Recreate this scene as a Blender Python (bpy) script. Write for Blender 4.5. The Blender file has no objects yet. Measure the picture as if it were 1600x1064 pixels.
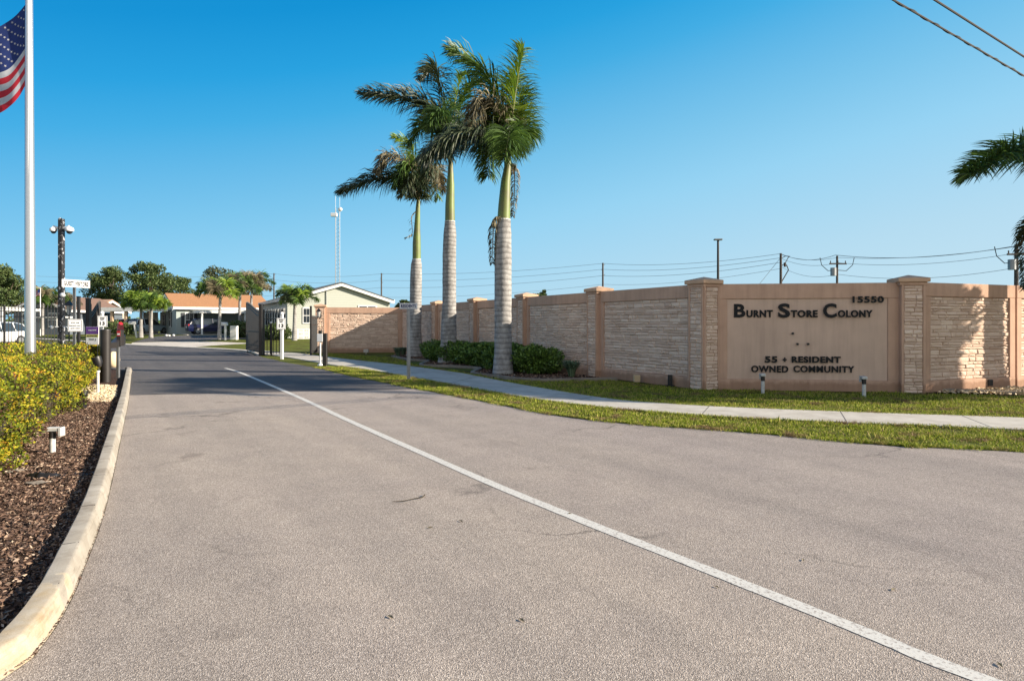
import bpy, math, random
import numpy as np
from mathutils import Vector, Matrix, noise
R = math.radians
random.seed(7); rng = np.random.default_rng(11)
sc = bpy.context.scene
COL = sc.collection
H, VH, F = 1.6, 506.0, 1000.0          # eye height, horizon row and focal length of the 1600 px photograph
YS = [38 + 2*i for i in range(11)]

# ------------------------------------------------------------------ terrain and projection
def gz(y):
    t = min(1, max(0, (y-38)/20)); return .5*t*t*(3-2*t)
def gzl(y):                             # the piecewise linear terrain that the sheets follow
    if y <= 38: return 0
    if y >= 58: return .5
    k = int((y-38)//2); a = YS[k]; f = (y-a)/2
    return gz(a)*(1-f)+gz(a+2)*f
def P(u, v, Y): return Vector(((u-800)/F*Y, Y, H-(v-VH)/F*Y))
def G(u, v, z=0.0):
    k = (v-VH)/F
    lo, hi = .5, 400.
    for _ in range(60):
        m = (lo+hi)/2
        if H-k*m > gzl(m)+z: lo = m
        else: hi = m
    return Vector(((u-800)/F*lo, lo, gzl(lo)))

# ------------------------------------------------------------------ materials
def new_mat(name):
    m = bpy.data.materials.new(name); m.use_nodes = True
    nt = m.node_tree; b = nt.nodes['Principled BSDF']; return m, nt, b
def N(nt, t, **kw):
    n = nt.nodes.new(t)
    for k, v in kw.items():
        if k in n.inputs: n.inputs[k].default_value = v
        else: setattr(n, k, v)
    return n
def ramp(nt, fac, stops, interp='LINEAR'):
    r = nt.nodes.new('ShaderNodeValToRGB'); r.color_ramp.interpolation = interp
    e = r.color_ramp.elements
    while len(e) < len(stops): e.new(.5)
    for i, (p, c) in enumerate(stops):
        e[i].position = p; e[i].color = (*c, 1)
    nt.links.new(fac, r.inputs[0]); return r.outputs[0]
def mixc(nt, fac, a, b, mode='MIX'):
    m = nt.nodes.new('ShaderNodeMix'); m.data_type = 'RGBA'; m.blend_type = mode
    for s, i in ((fac, 0), (a, 6), (b, 7)):
        if hasattr(s, 'links') or isinstance(s, bpy.types.NodeSocket): nt.links.new(s, m.inputs[i])
        else: m.inputs[i].default_value = s if i == 0 else (*s, 1)
    return m.outputs[2]
def coords(nt, scale=None, obj=False):
    if obj: t = nt.nodes.new('ShaderNodeTexCoord').outputs['Object']
    else: t = nt.nodes.new('ShaderNodeNewGeometry').outputs['Position']
    if scale:
        m = nt.nodes.new('ShaderNodeMapping'); m.inputs['Scale'].default_value = scale
        nt.links.new(t, m.inputs[0]); t = m.outputs[0]
    return t
def noise_out(nt, vec, scale, detail=4, rough=.55):
    n = N(nt, 'ShaderNodeTexNoise', Scale=scale, Detail=detail, Roughness=rough)
    nt.links.new(vec, n.inputs['Vector']); return n.outputs['Fac']
def bump(nt, b, height, strength=.4, dist=.02):
    n = N(nt, 'ShaderNodeBump', Strength=strength, Distance=dist)
    nt.links.new(height, n.inputs['Height']); nt.links.new(n.outputs[0], b.inputs['Normal'])
def simple(name, c, rough=.6, metal=0, var=.12, scale=6, bmp=.0, spec=.5, c2=None, fine=None):
    m, nt, b = new_mat(name)
    p = coords(nt)
    n = noise_out(nt, p, scale, 6)
    d = c2 or tuple(x*(1-var*2) for x in c)
    nt.links.new(ramp(nt, n, [(.3, d), (.65, c)]), b.inputs['Base Color'])
    b.inputs['Roughness'].default_value = rough; b.inputs['Metallic'].default_value = metal
    b.inputs['Specular IOR Level'].default_value = spec
    if bmp: bump(nt, b, noise_out(nt, p, fine or scale*8, 4), bmp, .01)
    return m
def island(name, stops, rough=.6, trans=0, spec=.3, patch=None):
    m, nt, b = new_mat(name)
    g = nt.nodes.new('ShaderNodeNewGeometry')
    c = ramp(nt, g.outputs['Random Per Island'], stops)
    if patch:
        n = noise_out(nt, g.outputs['Position'], patch[0], 3)
        f = ramp(nt, n, [(patch[2], (0, 0, 0)), (patch[3], (1, 1, 1))])
        c = mixc(nt, f, c, patch[1])
    nt.links.new(c, b.inputs['Base Color'])
    b.inputs['Roughness'].default_value = rough; b.inputs['Specular IOR Level'].default_value = spec
    if trans:
        t = nt.nodes.new('ShaderNodeBsdfTranslucent'); nt.links.new(c, t.inputs[0])
        mx = nt.nodes.new('ShaderNodeMixShader'); mx.inputs[0].default_value = trans
        nt.links.new(b.outputs[0], mx.inputs[1]); nt.links.new(t.outputs[0], mx.inputs[2])
        nt.links.new(mx.outputs[0], nt.nodes['Material Output'].inputs[0])
    return m

def asphalt(name, dark, light, tint, stops2, wear):
    m, nt, b = new_mat(name); p = coords(nt)
    v = N(nt, 'ShaderNodeTexVoronoi', Scale=175.); nt.links.new(p, v.inputs['Vector'])
    sep = nt.nodes.new('ShaderNodeSeparateColor'); nt.links.new(v.outputs['Color'], sep.inputs[0])
    c = ramp(nt, sep.outputs[0], [(0, dark), (.35, tuple((a+q)/2 for a, q in zip(dark, light))), (.75, light), (1, tint)])
    big = noise_out(nt, p, .35, 6, .6); med = noise_out(nt, p, 2.3, 5)
    c = mixc(nt, .75, c, ramp(nt, big, stops2), 'MULTIPLY')
    c = mixc(nt, .5, c, ramp(nt, med, [(.3, (.78, .78, .8)), (.6, (1, 1, 1))]), 'MULTIPLY')
    if wear:                               # long wheel-worn bands running along the lane
        w = noise_out(nt, coords_rot(nt, R(33), (1.3, .06, 1)), 1.0, 4)
        c = mixc(nt, .5, c, ramp(nt, w, [(.35, (.72, .7, .7)), (.6, (1.04, 1.0, .98))]), 'MULTIPLY')
        s = noise_out(nt, p, 1.1, 3, .5)      # scattered darker stains
        c = mixc(nt, 1, c, ramp(nt, s, [(.66, (1, 1, 1)), (.73, (.72, .71, .71))]), 'MULTIPLY')
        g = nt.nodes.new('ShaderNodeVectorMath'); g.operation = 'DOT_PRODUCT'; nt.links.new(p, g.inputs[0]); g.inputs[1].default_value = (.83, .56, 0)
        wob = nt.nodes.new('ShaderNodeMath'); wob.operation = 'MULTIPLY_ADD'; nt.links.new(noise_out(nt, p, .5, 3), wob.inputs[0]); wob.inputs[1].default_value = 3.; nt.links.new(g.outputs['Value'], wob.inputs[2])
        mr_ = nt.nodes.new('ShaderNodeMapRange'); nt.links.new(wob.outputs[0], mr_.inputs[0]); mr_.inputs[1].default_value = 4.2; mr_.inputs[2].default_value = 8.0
        c = mixc(nt, mr_.outputs[0], c, mixc(nt, 1, c, (.88, .89, .93), 'MULTIPLY'))      # the outer lane is greyer and a little darker
        cv = N(nt, 'ShaderNodeTexVoronoi', Scale=.33); cv.feature = 'DISTANCE_TO_EDGE'
        wv = nt.nodes.new('ShaderNodeVectorMath'); wv.operation = 'MULTIPLY_ADD'; nz_ = N(nt, 'ShaderNodeTexNoise', Scale=1.6, Detail=6.); nt.links.new(p, nz_.inputs['Vector']); nt.links.new(nz_.outputs['Color'], wv.inputs[0]); wv.inputs[1].default_value = (1.1, 1.1, 1.1); nt.links.new(p, wv.inputs[2]); nt.links.new(wv.outputs[0], cv.inputs['Vector'])
        ck = ramp(nt, cv.outputs['Distance'], [(.0, (.55, .55, .55)), (.006, (.75, .75, .75)), (.012, (1, 1, 1))])
        c = mixc(nt, ramp(nt, noise_out(nt, p, .28, 2), [(.50, (0, 0, 0)), (.60, (1, 1, 1))]), c, mixc(nt, 1, c, ck, 'MULTIPLY'))
        vc = N(nt, 'ShaderNodeTexNoise', Scale=2.2, Detail=5., Roughness=.6); vc.inputs['Distortion'].default_value = .6
    nt.links.new(c, b.inputs['Base Color']); b.inputs['Roughness'].default_value = .88
    b.inputs['Specular IOR Level'].default_value = .25
    bump(nt, b, v.outputs['Distance'], .55, .006)
    return m
def coords_rot(nt, ang, scale):
    g = nt.nodes.new('ShaderNodeNewGeometry')
    a = nt.nodes.new('ShaderNodeMapping'); a.inputs['Rotation'].default_value = (0, 0, -ang)
    s = nt.nodes.new('ShaderNodeMapping'); s.inputs['Scale'].default_value = scale
    nt.links.new(g.outputs['Position'], a.inputs[0]); nt.links.new(a.outputs[0], s.inputs[0]); return s.outputs[0]

M = {}
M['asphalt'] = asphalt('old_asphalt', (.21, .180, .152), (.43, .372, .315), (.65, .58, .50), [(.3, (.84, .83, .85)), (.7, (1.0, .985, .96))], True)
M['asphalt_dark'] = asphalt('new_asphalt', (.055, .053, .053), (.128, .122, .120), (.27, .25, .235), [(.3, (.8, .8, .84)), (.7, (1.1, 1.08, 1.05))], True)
def paint_mat():
    m, nt, b = new_mat('road_paint'); p = coords(nt)
    n = noise_out(nt, p, 48, 5, .75); n2 = noise_out(nt, p, 1.2, 3)
    ad = nt.nodes.new('ShaderNodeMath'); ad.operation = 'ADD'; nt.links.new(n, ad.inputs[0]); nt.links.new(n2, ad.inputs[1])
    c = ramp(nt, ad.outputs[0], [(.40, (.60, .58, .53)), (.60, (.56, .54, .49))])
    nz = ramp(nt, n, [(.53, (0, 0, 0)), (.60, (1, 1, 1))])
    c = mixc(nt, nz, c, (.30, .265, .235)); nt.links.new(c, b.inputs['Base Color']); b.inputs['Roughness'].default_value = .8
    bump(nt, b, n, .3, .004); return m
M['paint'] = paint_mat()
def concrete(name, c, c2, sc_=3, stain=(.55, .5, .42)):
    m, nt, b = new_mat(name); p = coords(nt)
    sm = ramp(nt, noise_out(nt, p, .9, 6, .7), [(.38, (.80, .78, .76)), (.55, (1, 1, 1))])
    a = noise_out(nt, p, sc_, 7, .62); f = noise_out(nt, p, 140, 2)
    col = ramp(nt, a, [(.28, c2), (.62, c)])
    col = mixc(nt, .35, col, ramp(nt, f, [(.35, (.7, .7, .7)), (.6, (1, 1, 1))]), 'MULTIPLY')
    col = mixc(nt, 1, col, sm, 'MULTIPLY')
    nt.links.new(col, b.inputs['Base Color']); b.inputs['Roughness'].default_value = .9; b.inputs['Specular IOR Level'].default_value = .2
    bump(nt, b, f, .25, .004); return m
M['sidewalk'] = concrete('sidewalk_concrete', (.52, .49, .43), (.42, .39, .34))
M['curb'] = concrete('curb_concrete', (.39, .355, .30), (.29, .26, .215), 5)
M['curb_yellow'] = concrete('curb_faded_yellow_paint', (.45, .40, .32), (.40, .31, .19), 9)
for k_ in ('curb', 'curb_yellow'):        # tyre scuffs and mildew
    nt = M[k_].node_tree; b_ = nt.nodes['Principled BSDF']; src = b_.inputs['Base Color'].links[0].from_socket
    nt.links.new(mixc(nt, 1, src, ramp(nt, noise_out(nt, coords(nt, (1, 1, 9)), 3.2, 7, .74), [(.34, (.74, .71, .68)), (.48, (1, 1, 1))]), 'MULTIPLY'), b_.inputs['Base Color'])
M['edging'] = concrete('bed_edging_concrete', (.30, .26, .21), (.2, .17, .14))
M['apron'] = concrete('pale_concrete', (.62, .57, .50), (.5, .46, .4))
M['joint'] = simple('joint', (.1, .09, .08), .9)
def grass_ground():
    m, nt, b = new_mat('grass_ground'); p = coords(nt)
    a = noise_out(nt, p, 1.1, 6, .65); f = noise_out(nt, p, 30, 4, .7)
    c = ramp(nt, a, [(.3, (.11, .085, .04)), (.45, (.10, .105, .025)), (.7, (.16, .20, .03))])
    c = mixc(nt, .7, c, ramp(nt, f, [(.3, (.35, .35, .35)), (.6, (1.05, 1.05, 1.0))]), 'MULTIPLY')
    nt.links.new(c, b.inputs['Base Color']); b.inputs['Roughness'].default_value = 1; b.inputs['Specular IOR Level'].default_value = .1
    bump(nt, b, f, .8, .04); return m
M['grass'] = grass_ground()
M['blades'] = island('grass_blades', [(0, (.03, .05, .008)), (.3, (.14, .19, .015)), (.65, (.34, .40, .03)), (.88, (.50, .44, .12)), (1, (.40, .28, .14))], .7, .25, .2,
                     patch=(1.9, (.23, .155, .08), .54, .66))
M['mulch_ground'] = simple('mulch_ground', (.09, .055, .04), .95, var=.3, scale=18, bmp=.9, spec=.1)
M['mulch'] = island('mulch_chips', [(0, (.035, .021, .015)), (.35, (.095, .058, .042)), (.7, (.185, .115, .082)), (.92, (.32, .22, .155)), (1, (.52, .41, .31))], .85, 0, .2)
M['gravel'] = island('gravel', [(0, (.38, .28, .16)), (.5, (.62, .48, .30)), (1, (.78, .66, .48))], .8)
M['stucco'] = simple('tan_stucco', (.56, .365, .265), .92, var=.07, scale=2.2, bmp=.35, spec=.15, fine=90)
M['stucco_sign'] = simple('sign_stucco', (.60, .435, .34), .92, var=.06, scale=1.6, bmp=.3, spec=.15, fine=90)
for k_ in ('stucco', 'stucco_sign'):
    nt = M[k_].node_tree; b_ = nt.nodes['Principled BSDF']; src = b_.inputs['Base Color'].links[0].from_socket
    sn = noise_out(nt, coords(nt, (7, 7, .45)), 1.0, 5, .65)
    nt.links.new(mixc(nt, 1, src, ramp(nt, sn, [(.30, (.88, .87, .87)), (.55, (1.02, 1.02, 1.01))]), 'MULTIPLY'), b_.inputs['Base Color'])
    src = b_.inputs['Base Color'].links[0].from_socket; sz = nt.nodes.new('ShaderNodeSeparateXYZ'); nt.links.new(coords(nt), sz.inputs[0])
    dz = nt.nodes.new('ShaderNodeMath'); dz.operation = 'MULTIPLY_ADD'; nt.links.new(noise_out(nt, coords(nt), 5, 5, .7), dz.inputs[0]); dz.inputs[1].default_value = -.32; nt.links.new(sz.outputs['Z'], dz.inputs[2])
    nt.links.new(mixc(nt, 1, src, ramp(nt, dz.outputs[0], [(.0, (.70, .66, .62)), (.08, (1, 1, 1))]), 'MULTIPLY'), b_.inputs['Base Color'])      # soil splashed on the foot of the wall
M['stone'] = island('ledge_stone', [(0, (.60, .44, .34)), (.35, (.67, .505, .395)), (.7, (.72, .55, .435)), (1, (.77, .61, .49))], .95, 0, .12)
nt = M['stone'].node_tree; bump(nt, nt.nodes['Principled BSDF'], noise_out(nt, coords(nt), 34, 5, .7), .8, .02)
M['mortar'] = simple('mortar', (.46, .34, .255), 1)
M['cap'] = simple('cap_stucco', (.60, .40, .27), .9, var=.08, scale=4, bmp=.3, spec=.15, fine=90)
M['letter'] = simple('black_letters', (.006, .006, .007), .8)
M['black'] = simple('black_metal', (.015, .014, .015), .45)
M['brown'] = simple('dark_bronze_metal', (.022, .018, .016), .5)
M['grey_metal'] = simple('galvanised_steel', (.32, .33, .34), .45, .7)
M['alu'] = simple('brushed_aluminium', (.60, .61, .63), .33, .85, var=.05, scale=30)
M['white'] = simple('white_paint', (.72, .72, .70), .5, var=.06)
M['signwhite'] = simple('sign_white', (.74, .75, .76), .45, var=.03)
M['pvc'] = simple('weathered_pvc', (.62, .61, .57), .5, var=.15, scale=20)
M['red'] = simple('red_paint', (.5, .02, .03), .5)
M['purple'] = simple('purple_print', (.13, .05, .25), .5)
M['yellow_print'] = simple('yellow_print', (.62, .60, .15), .5)
M['glass'] = simple('window_glass', (.03, .04, .05), .08, spec=.8)
M['lens'] = simple('lamp_lens', (.5, .5, .48), .15, spec=.8)
M['wood'] = simple('weathered_pole_wood', (.11, .09, .08), .9, var=.3, bmp=.3)
M['wire'] = simple('wire_black', (.02, .02, .022), .7)
M['wirefar'] = simple('wire_grey', (.27, .31, .34), .7)
def bark(name, c, c2, ring=True):
    m, nt, b = new_mat(name); p = coords(nt)
    n = noise_out(nt, coords(nt, (1, 1, .6)), 4.5, 8, .72)
    col = ramp(nt, n, [(.3, c2), (.65, c)])
    if ring:
        w = N(nt, 'ShaderNodeTexWave', Scale=1.9, Distortion=3.0, Detail=3.); w.bands_direction = 'Z'
        w.inputs['Detail Scale'].default_value = 1.2; nt.links.new(p, w.inputs[0])
        col = mixc(nt, .6, col, ramp(nt, w.outputs['Fac'], [(.0, (.45, .43, .42)), (.3, (.92, .92, .92)), (1, (1.06, 1.05, 1.04))]), 'MULTIPLY')
        bump(nt, b, w.outputs['Fac'], .35, .02)
    nt.links.new(col, b.inputs['Base Color']); b.inputs['Roughness'].default_value = .9; b.inputs['Specular IOR Level'].default_value = .15
    return m
M['palm_bark'] = bark('palm_bark', (.40, .39, .375), (.155, .145, .14))
M['crownshaft'] = simple('green_crownshaft', (.15, .21, .04), .5, var=.18, scale=2.2, c2=(.13, .12, .05))
M['bark'] = bark('tree_bark', (.16, .12, .09), (.08, .06, .05), False)
M['leaf_green'] = island('palm_leaf', [(0, (.025, .055, .012)), (.5, (.055, .11, .02)), (1, (.12, .20, .035))], .45, .22, .4)
M['leaf_bright'] = island('palm_leaf_new', [(0, (.07, .13, .02)), (.5, (.17, .27, .03)), (1, (.32, .40, .05))], .45, .3, .4)
M['leaf_dark'] = island('palm_leaf_backlit', [(0, (.02, .032, .018)), (.6, (.045, .07, .03)), (1, (.10, .11, .055))], .5, .12, .4)  # dark look of backlit fronds, put into the leaf colour
M['leaf_dry'] = island('palm_leaf_dry', [(0, (.06, .06, .035)), (.4, (.15, .135, .08)), (.75, (.24, .20, .12)), (1, (.36, .30, .19))], .7, .2, .2)
M['rachis'] = simple('palm_rachis', (.22, .22, .07), .6)
M['rachis_dry'] = simple('dry_rachis', (.25, .18, .11), .7)
M['tree_leaf'] = island('tree_leaf', [(0, (.03, .05, .015)), (.5, (.07, .11, .03)), (1, (.16, .20, .07))], .6, .2)
M['tree_leaf_pale'] = island('tree_leaf_pale', [(0, (.035, .05, .02)), (.5, (.08, .105, .045)), (1, (.18, .19, .10))], .6, .2)
M['shrub_leaf'] = island('shrub_leaf', [(0, (.03, .065, .012)), (.5, (.09, .165, .025)), (1, (.20, .31, .055))], .45, .15, .5)
m_, nt, b_ = new_mat('hedge_leaf'); g_ = nt.nodes.new('ShaderNodeNewGeometry')
n1 = noise_out(nt, g_.outputs['Position'], 2.6, 4, .62); mm = nt.nodes.new('ShaderNodeMath'); mm.operation = 'MULTIPLY_ADD'; nt.links.new(g_.outputs['Random Per Island'], mm.inputs[0]); mm.inputs[1].default_value = .15; nt.links.new(n1, mm.inputs[2])
c_ = ramp(nt, mm.outputs[0], [(.44, (.10, .05, .03)), (.50, (.07, .06, .018)), (.54, (.08, .12, .012)), (.59, (.19, .23, .015)), (.645, (.36, .34, .02)), (.71, (.52, .36, .028)), (.79, (.45, .18, .03))])
nt.links.new(c_, b_.inputs['Base Color']); b_.inputs['Roughness'].default_value = .65; b_.inputs['Specular IOR Level'].default_value = .25; tl = nt.nodes.new('ShaderNodeBsdfTranslucent'); nt.links.new(c_, tl.inputs[0])
mx = nt.nodes.new('ShaderNodeMixShader'); mx.inputs[0].default_value = .22; nt.links.new(b_.outputs[0], mx.inputs[1]); nt.links.new(tl.outputs[0], mx.inputs[2]); nt.links.new(mx.outputs[0], nt.nodes['Material Output'].inputs[0]); M['hedge_leaf'] = m_
M['twig'] = simple('hedge_twigs', (.06, .045, .025), .95)
M['blue_spiky'] = island('grassy_blade', [(0, (.06, .10, .05)), (1, (.20, .27, .15))], .6, .2)

# ------------------------------------------------------------------ mesh helpers
ORG = {}                                   # world origin of every parent (none of them is rotated while it is built)
def tag(o, label=None, cat=None, group=None, kind=None):
    if label: o['label'] = label
    if cat: o['category'] = cat
    if group: o['group'] = group
    if kind: o['kind'] = kind
    return o
def empty(name, loc, label=None, cat=None, group=None):
    o = bpy.data.objects.new(name, None); COL.objects.link(o); o.location = loc; ORG[o.name] = Vector(loc)
    o.empty_display_size = .2
    return tag(o, label, cat, group)
def link_mesh(name, me, mats, parent=None, origin=None):
    o = bpy.data.objects.new(name, me); COL.objects.link(o)
    for m in (mats if isinstance(mats, (list, tuple)) else [mats]): me.materials.append(M[m] if isinstance(m, str) else m)
    w = Vector(origin) if origin is not None else Vector((0, 0, 0))
    if parent is not None:
        pw = ORG[parent.name]
        if origin is None: w = pw.copy()
        o.parent = parent; o.location = w-pw
    else: o.location = w
    me.transform(Matrix.Translation(-w)); ORG[o.name] = w
    return o
class MB:
    def __init__(s): s.v = []; s.f = []; s.m = []; s.mi = 0
    def add(s, vs, fs):
        b = len(s.v); s.v += [tuple(x) for x in vs]
        for f in fs: s.f.append([b+i for i in f]); s.m.append(s.mi)
    def hexa(s, p): s.add(p, [(0, 3, 2, 1), (4, 5, 6, 7), (0, 1, 5, 4), (1, 2, 6, 5), (2, 3, 7, 6), (3, 0, 4, 7)])
    def box(s, c, size, ax=None):
        c = Vector(c); X, Y, Z = ax if ax else (Vector((1, 0, 0)), Vector((0, 1, 0)), Vector((0, 0, 1)))
        a, b, d = [q/2 for q in size]
        s.hexa([c+X*i*a+Y*j*b+Z*k*d for k in (-1, 1) for i, j in ((-1, -1), (1, -1), (1, 1), (-1, 1))])
    def bbox(s, c, size, bev=.01, ax=None):      # box whose edges are chamfered
        c = Vector(c); A = ax if ax else (Vector((1, 0, 0)), Vector((0, 1, 0)), Vector((0, 0, 1)))
        h = [q/2 for q in size]; bev = min(bev, min(h)*.8); idx = {}; vs = []
        for i in (-1, 1):
            for j in (-1, 1):
                for k in (-1, 1):
                    for w in range(3):
                        d = [h[0]*i, h[1]*j, h[2]*k]
                        for q in range(3):
                            if q != w: d[q] -= bev*(i, j, k)[q]
                        idx[(i, j, k, w)] = len(vs); vs.append(c+A[0]*d[0]+A[1]*d[1]+A[2]*d[2])
        fs = []
        for w in range(3):
            o = [q for q in range(3) if q != w]
            for sg in (-1, 1):
                q4 = []
                for a, b in ((-1, -1), (1, -1), (1, 1), (-1, 1)):
                    k = [0, 0, 0]; k[w] = sg; k[o[0]] = a; k[o[1]] = b; q4.append(idx[(*k, w)])
                fs.append(q4)
        for w in range(3):
            o = [q for q in range(3) if q != w]
            for a in (-1, 1):
                for b in (-1, 1):
                    k = [0, 0, 0]; k[o[0]] = a; k[o[1]] = b
                    k1 = list(k); k1[w] = -1; k2 = list(k); k2[w] = 1
                    fs.append([idx[(*k1, o[0])], idx[(*k2, o[0])], idx[(*k2, o[1])], idx[(*k1, o[1])]])
        for i in (-1, 1):
            for j in (-1, 1):
                for k in (-1, 1): fs.append([idx[(i, j, k, w)] for w in range(3)])
        s.add(vs, fs)
    def tube(s, pts, r, n=10, caps=True):
        pts = [Vector(p) for p in pts]; rs = r if isinstance(r, (list, tuple)) else [r]*len(pts)
        rings = []; up = None
        for i, p in enumerate(pts):
            t = (pts[min(i+1, len(pts)-1)]-pts[max(i-1, 0)]).normalized()
            if up is None: up = Vector((1, 0, 0)) if abs(t.x) < .8 else Vector((0, 1, 0))
            a = (up-t*up.dot(t)).normalized(); up = a; b = t.cross(a)
            rings.append([p+(a*math.cos(2*math.pi*k/n)+b*math.sin(2*math.pi*k/n))*rs[i] for k in range(n)])
        vs = [v for g in rings for v in g]; fs = []
        for i in range(len(pts)-1):
            for k in range(n): fs.append((i*n+k, i*n+(k+1) % n, (i+1)*n+(k+1) % n, (i+1)*n+k))
        if caps: fs.append(tuple(reversed(range(n)))); fs.append(tuple((len(pts)-1)*n+k for k in range(n)))
        s.add(vs, fs)
    def ball(s, c, r, n=12, m=8, sq=(1, 1, 1), z0=-1, z1=1):
        c = Vector(c); vs = []; fs = []
        a0, a1 = math.asin(z0), math.asin(z1)
        for i in range(m+1):
            a = a0+(a1-a0)*i/m
            for k in range(n): vs.append(c+Vector((math.cos(a)*math.cos(2*math.pi*k/n)*sq[0], math.cos(a)*math.sin(2*math.pi*k/n)*sq[1], math.sin(a)*sq[2]))*r)
        for i in range(m):
            for k in range(n): fs.append((i*n+k, i*n+(k+1) % n, (i+1)*n+(k+1) % n, (i+1)*n+k))
        s.add(vs, fs)
    def prism(s, poly, d):                       # closed polygon swept along vector d
        n = len(poly); d = Vector(d); p = [Vector(q) for q in poly]
        s.add(p+[q+d for q in p], [tuple(reversed(range(n))), tuple(range(n, 2*n))]+[(i, (i+1) % n, n+(i+1) % n, n+i) for i in range(n)])
    def build(s, name, mats, parent=None, origin=None, smooth=False, sm_ang=None):
        me = bpy.data.meshes.new(name); me.from_pydata(s.v, [], s.f)
        me.polygons.foreach_set('material_index', s.m)
        o = link_mesh(name, me, mats, parent, origin)
        import bmesh
        bm = bmesh.new(); bm.from_mesh(me); bmesh.ops.recalc_face_normals(bm, faces=bm.faces); bm.to_mesh(me); bm.free()
        if smooth:
            me.polygons.foreach_set('use_smooth', [True]*len(me.polygons))
            try: me.set_sharp_from_angle(angle=R(sm_ang or 40))
            except Exception: pass
        me.update(); return o

def quads_mesh(name, V, mats, parent=None, origin=None, per=4, mi=None):
    """V: (n, per, 3) array; every row is one face"""
    n = len(V); me = bpy.data.meshes.new(name)
    me.vertices.add(n*per); me.vertices.foreach_set('co', V.reshape(-1).astype(np.float32))
    me.loops.add(n*per); me.loops.foreach_set('vertex_index', np.arange(n*per, dtype=np.int32))
    me.polygons.add(n); me.polygons.foreach_set('loop_start', np.arange(0, n*per, per, dtype=np.int32))
    me.polygons.foreach_set('loop_total', np.full(n, per, dtype=np.int32))
    if mi is not None: me.polygons.foreach_set('material_index', mi)
    me.update(calc_edges=True); me.validate()
    return link_mesh(name, me, mats, parent, origin)
def unit(a): return a/np.maximum(np.linalg.norm(a, axis=1, keepdims=True), 1e-9)
def leaf_quads(C, D, Wd, L, W):
    """diamond leaves: centre base C, direction D, width direction Wd"""
    L = np.asarray(L).reshape(-1, 1); W = np.asarray(W).reshape(-1, 1)
    return np.stack([C, C+D*L*.45+Wd*W, C+D*L, C+D*L*.45-Wd*W], 1)
def rand_dirs(n): return unit(rng.normal(size=(n, 3)))

def sheet(name, poly, off, mat, kind='structure', label=None, cat=None):
    import bmesh
    me = bpy.data.meshes.new(name); bm = bmesh.new()
    vs = [bm.verts.new((p[0], p[1], 0)) for p in poly]; bm.faces.new(vs)
    bmesh.ops.triangulate(bm, faces=bm.faces)
    for y in YS:
        bmesh.ops.bisect_plane(bm, geom=bm.verts[:]+bm.edges[:]+bm.faces[:], plane_co=(0, y, 0), plane_no=(0, 1, 0))
    for v in bm.verts: v.co.z = gzl(v.co.y)+off
    bmesh.ops.recalc_face_normals(bm, faces=bm.faces)
    bm.to_mesh(me); bm.free()
    for p in me.polygons:
        if p.normal.z < 0: p.flip()
    o = link_mesh(name, me, mat, None)
    tag(o, kind=kind, label=label, cat=cat); return o
def smooth_line(pts, per=8):
    pts = [Vector((p[0], p[1])) for p in pts]; out = []
    for i in range(len(pts)-1):
        a, b, c, d = pts[max(i-1, 0)], pts[i], pts[i+1], pts[min(i+2, len(pts)-1)]
        for k in range(per):
            t = k/per
            out.append(.5*((2*b)+(c-a)*t+(2*a-5*b+4*c-d)*t*t+(3*b-a-3*c+d)*t**3))
    out.append(pts[-1]); return out
def offset_line(pts, d):
    out = []
    for i, p in enumerate(pts):
        t = (pts[min(i+1, len(pts)-1)]-pts[max(i-1, 0)]).normalized(); out.append(p+Vector((-t.y, t.x))*d)
    return out

def text_mesh(name, body, width, height, origin, xdir, zdir, depth, mat, parent, bold=.0, align='L'):
    cu = bpy.data.curves.new('t', 'FONT'); cu.body = body; cu.extrude = .01; cu.offset = bold; cu.resolution_u = 4; cu.space_character = 1.12
    o = bpy.data.objects.new('t', cu); COL.objects.link(o)
    dg = bpy.context.evaluated_depsgraph_get(); me = bpy.data.meshes.new_from_object(o.evaluated_get(dg))
    bpy.data.objects.remove(o); bpy.data.curves.remove(cu)
    xs = [v.co.x for v in me.vertices]; ys = [v.co.y for v in me.vertices]
    x0, x1, y0, y1 = min(xs), max(xs), min(ys), max(ys)
    sx = width/(x1-x0); sy = height/(y1-y0); X = Vector(xdir).normalized(); Z = Vector(zdir).normalized(); Nn = X.cross(Z)
    for v in me.vertices:
        v.co = Vector(origin)+X*(v.co.x-x0)*sx+Z*(v.co.y-y0)*sy+Nn*(v.co.z/.01*.5+.5)*depth
    me.update(); me.name = name
    return link_mesh(name, me, mat, parent)
def inside(poly, X, Y):
    c = np.zeros(len(X), bool); n = len(poly)
    for i in range(n):
        x1, y1 = poly[i][0], poly[i][1]; x2, y2 = poly[(i+1) % n][0], poly[(i+1) % n][1]
        if y1 == y2: continue
        c ^= ((y1 > Y) != (y2 > Y)) & (X < (x2-x1)*(Y-y1)/(y2-y1)+x1)
    return c
def scatter(poly, n):
    xs = [p[0] for p in poly]; ys = [p[1] for p in poly]; oX = []; oY = []; got = 0
    while got < n:
        X = rng.uniform(min(xs), max(xs), n*2); Y = rng.uniform(min(ys), max(ys), n*2); k = inside(poly, X, Y)
        oX.append(X[k]); oY.append(Y[k]); got += k.sum()
    return np.concatenate(oX)[:n], np.concatenate(oY)[:n]

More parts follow.
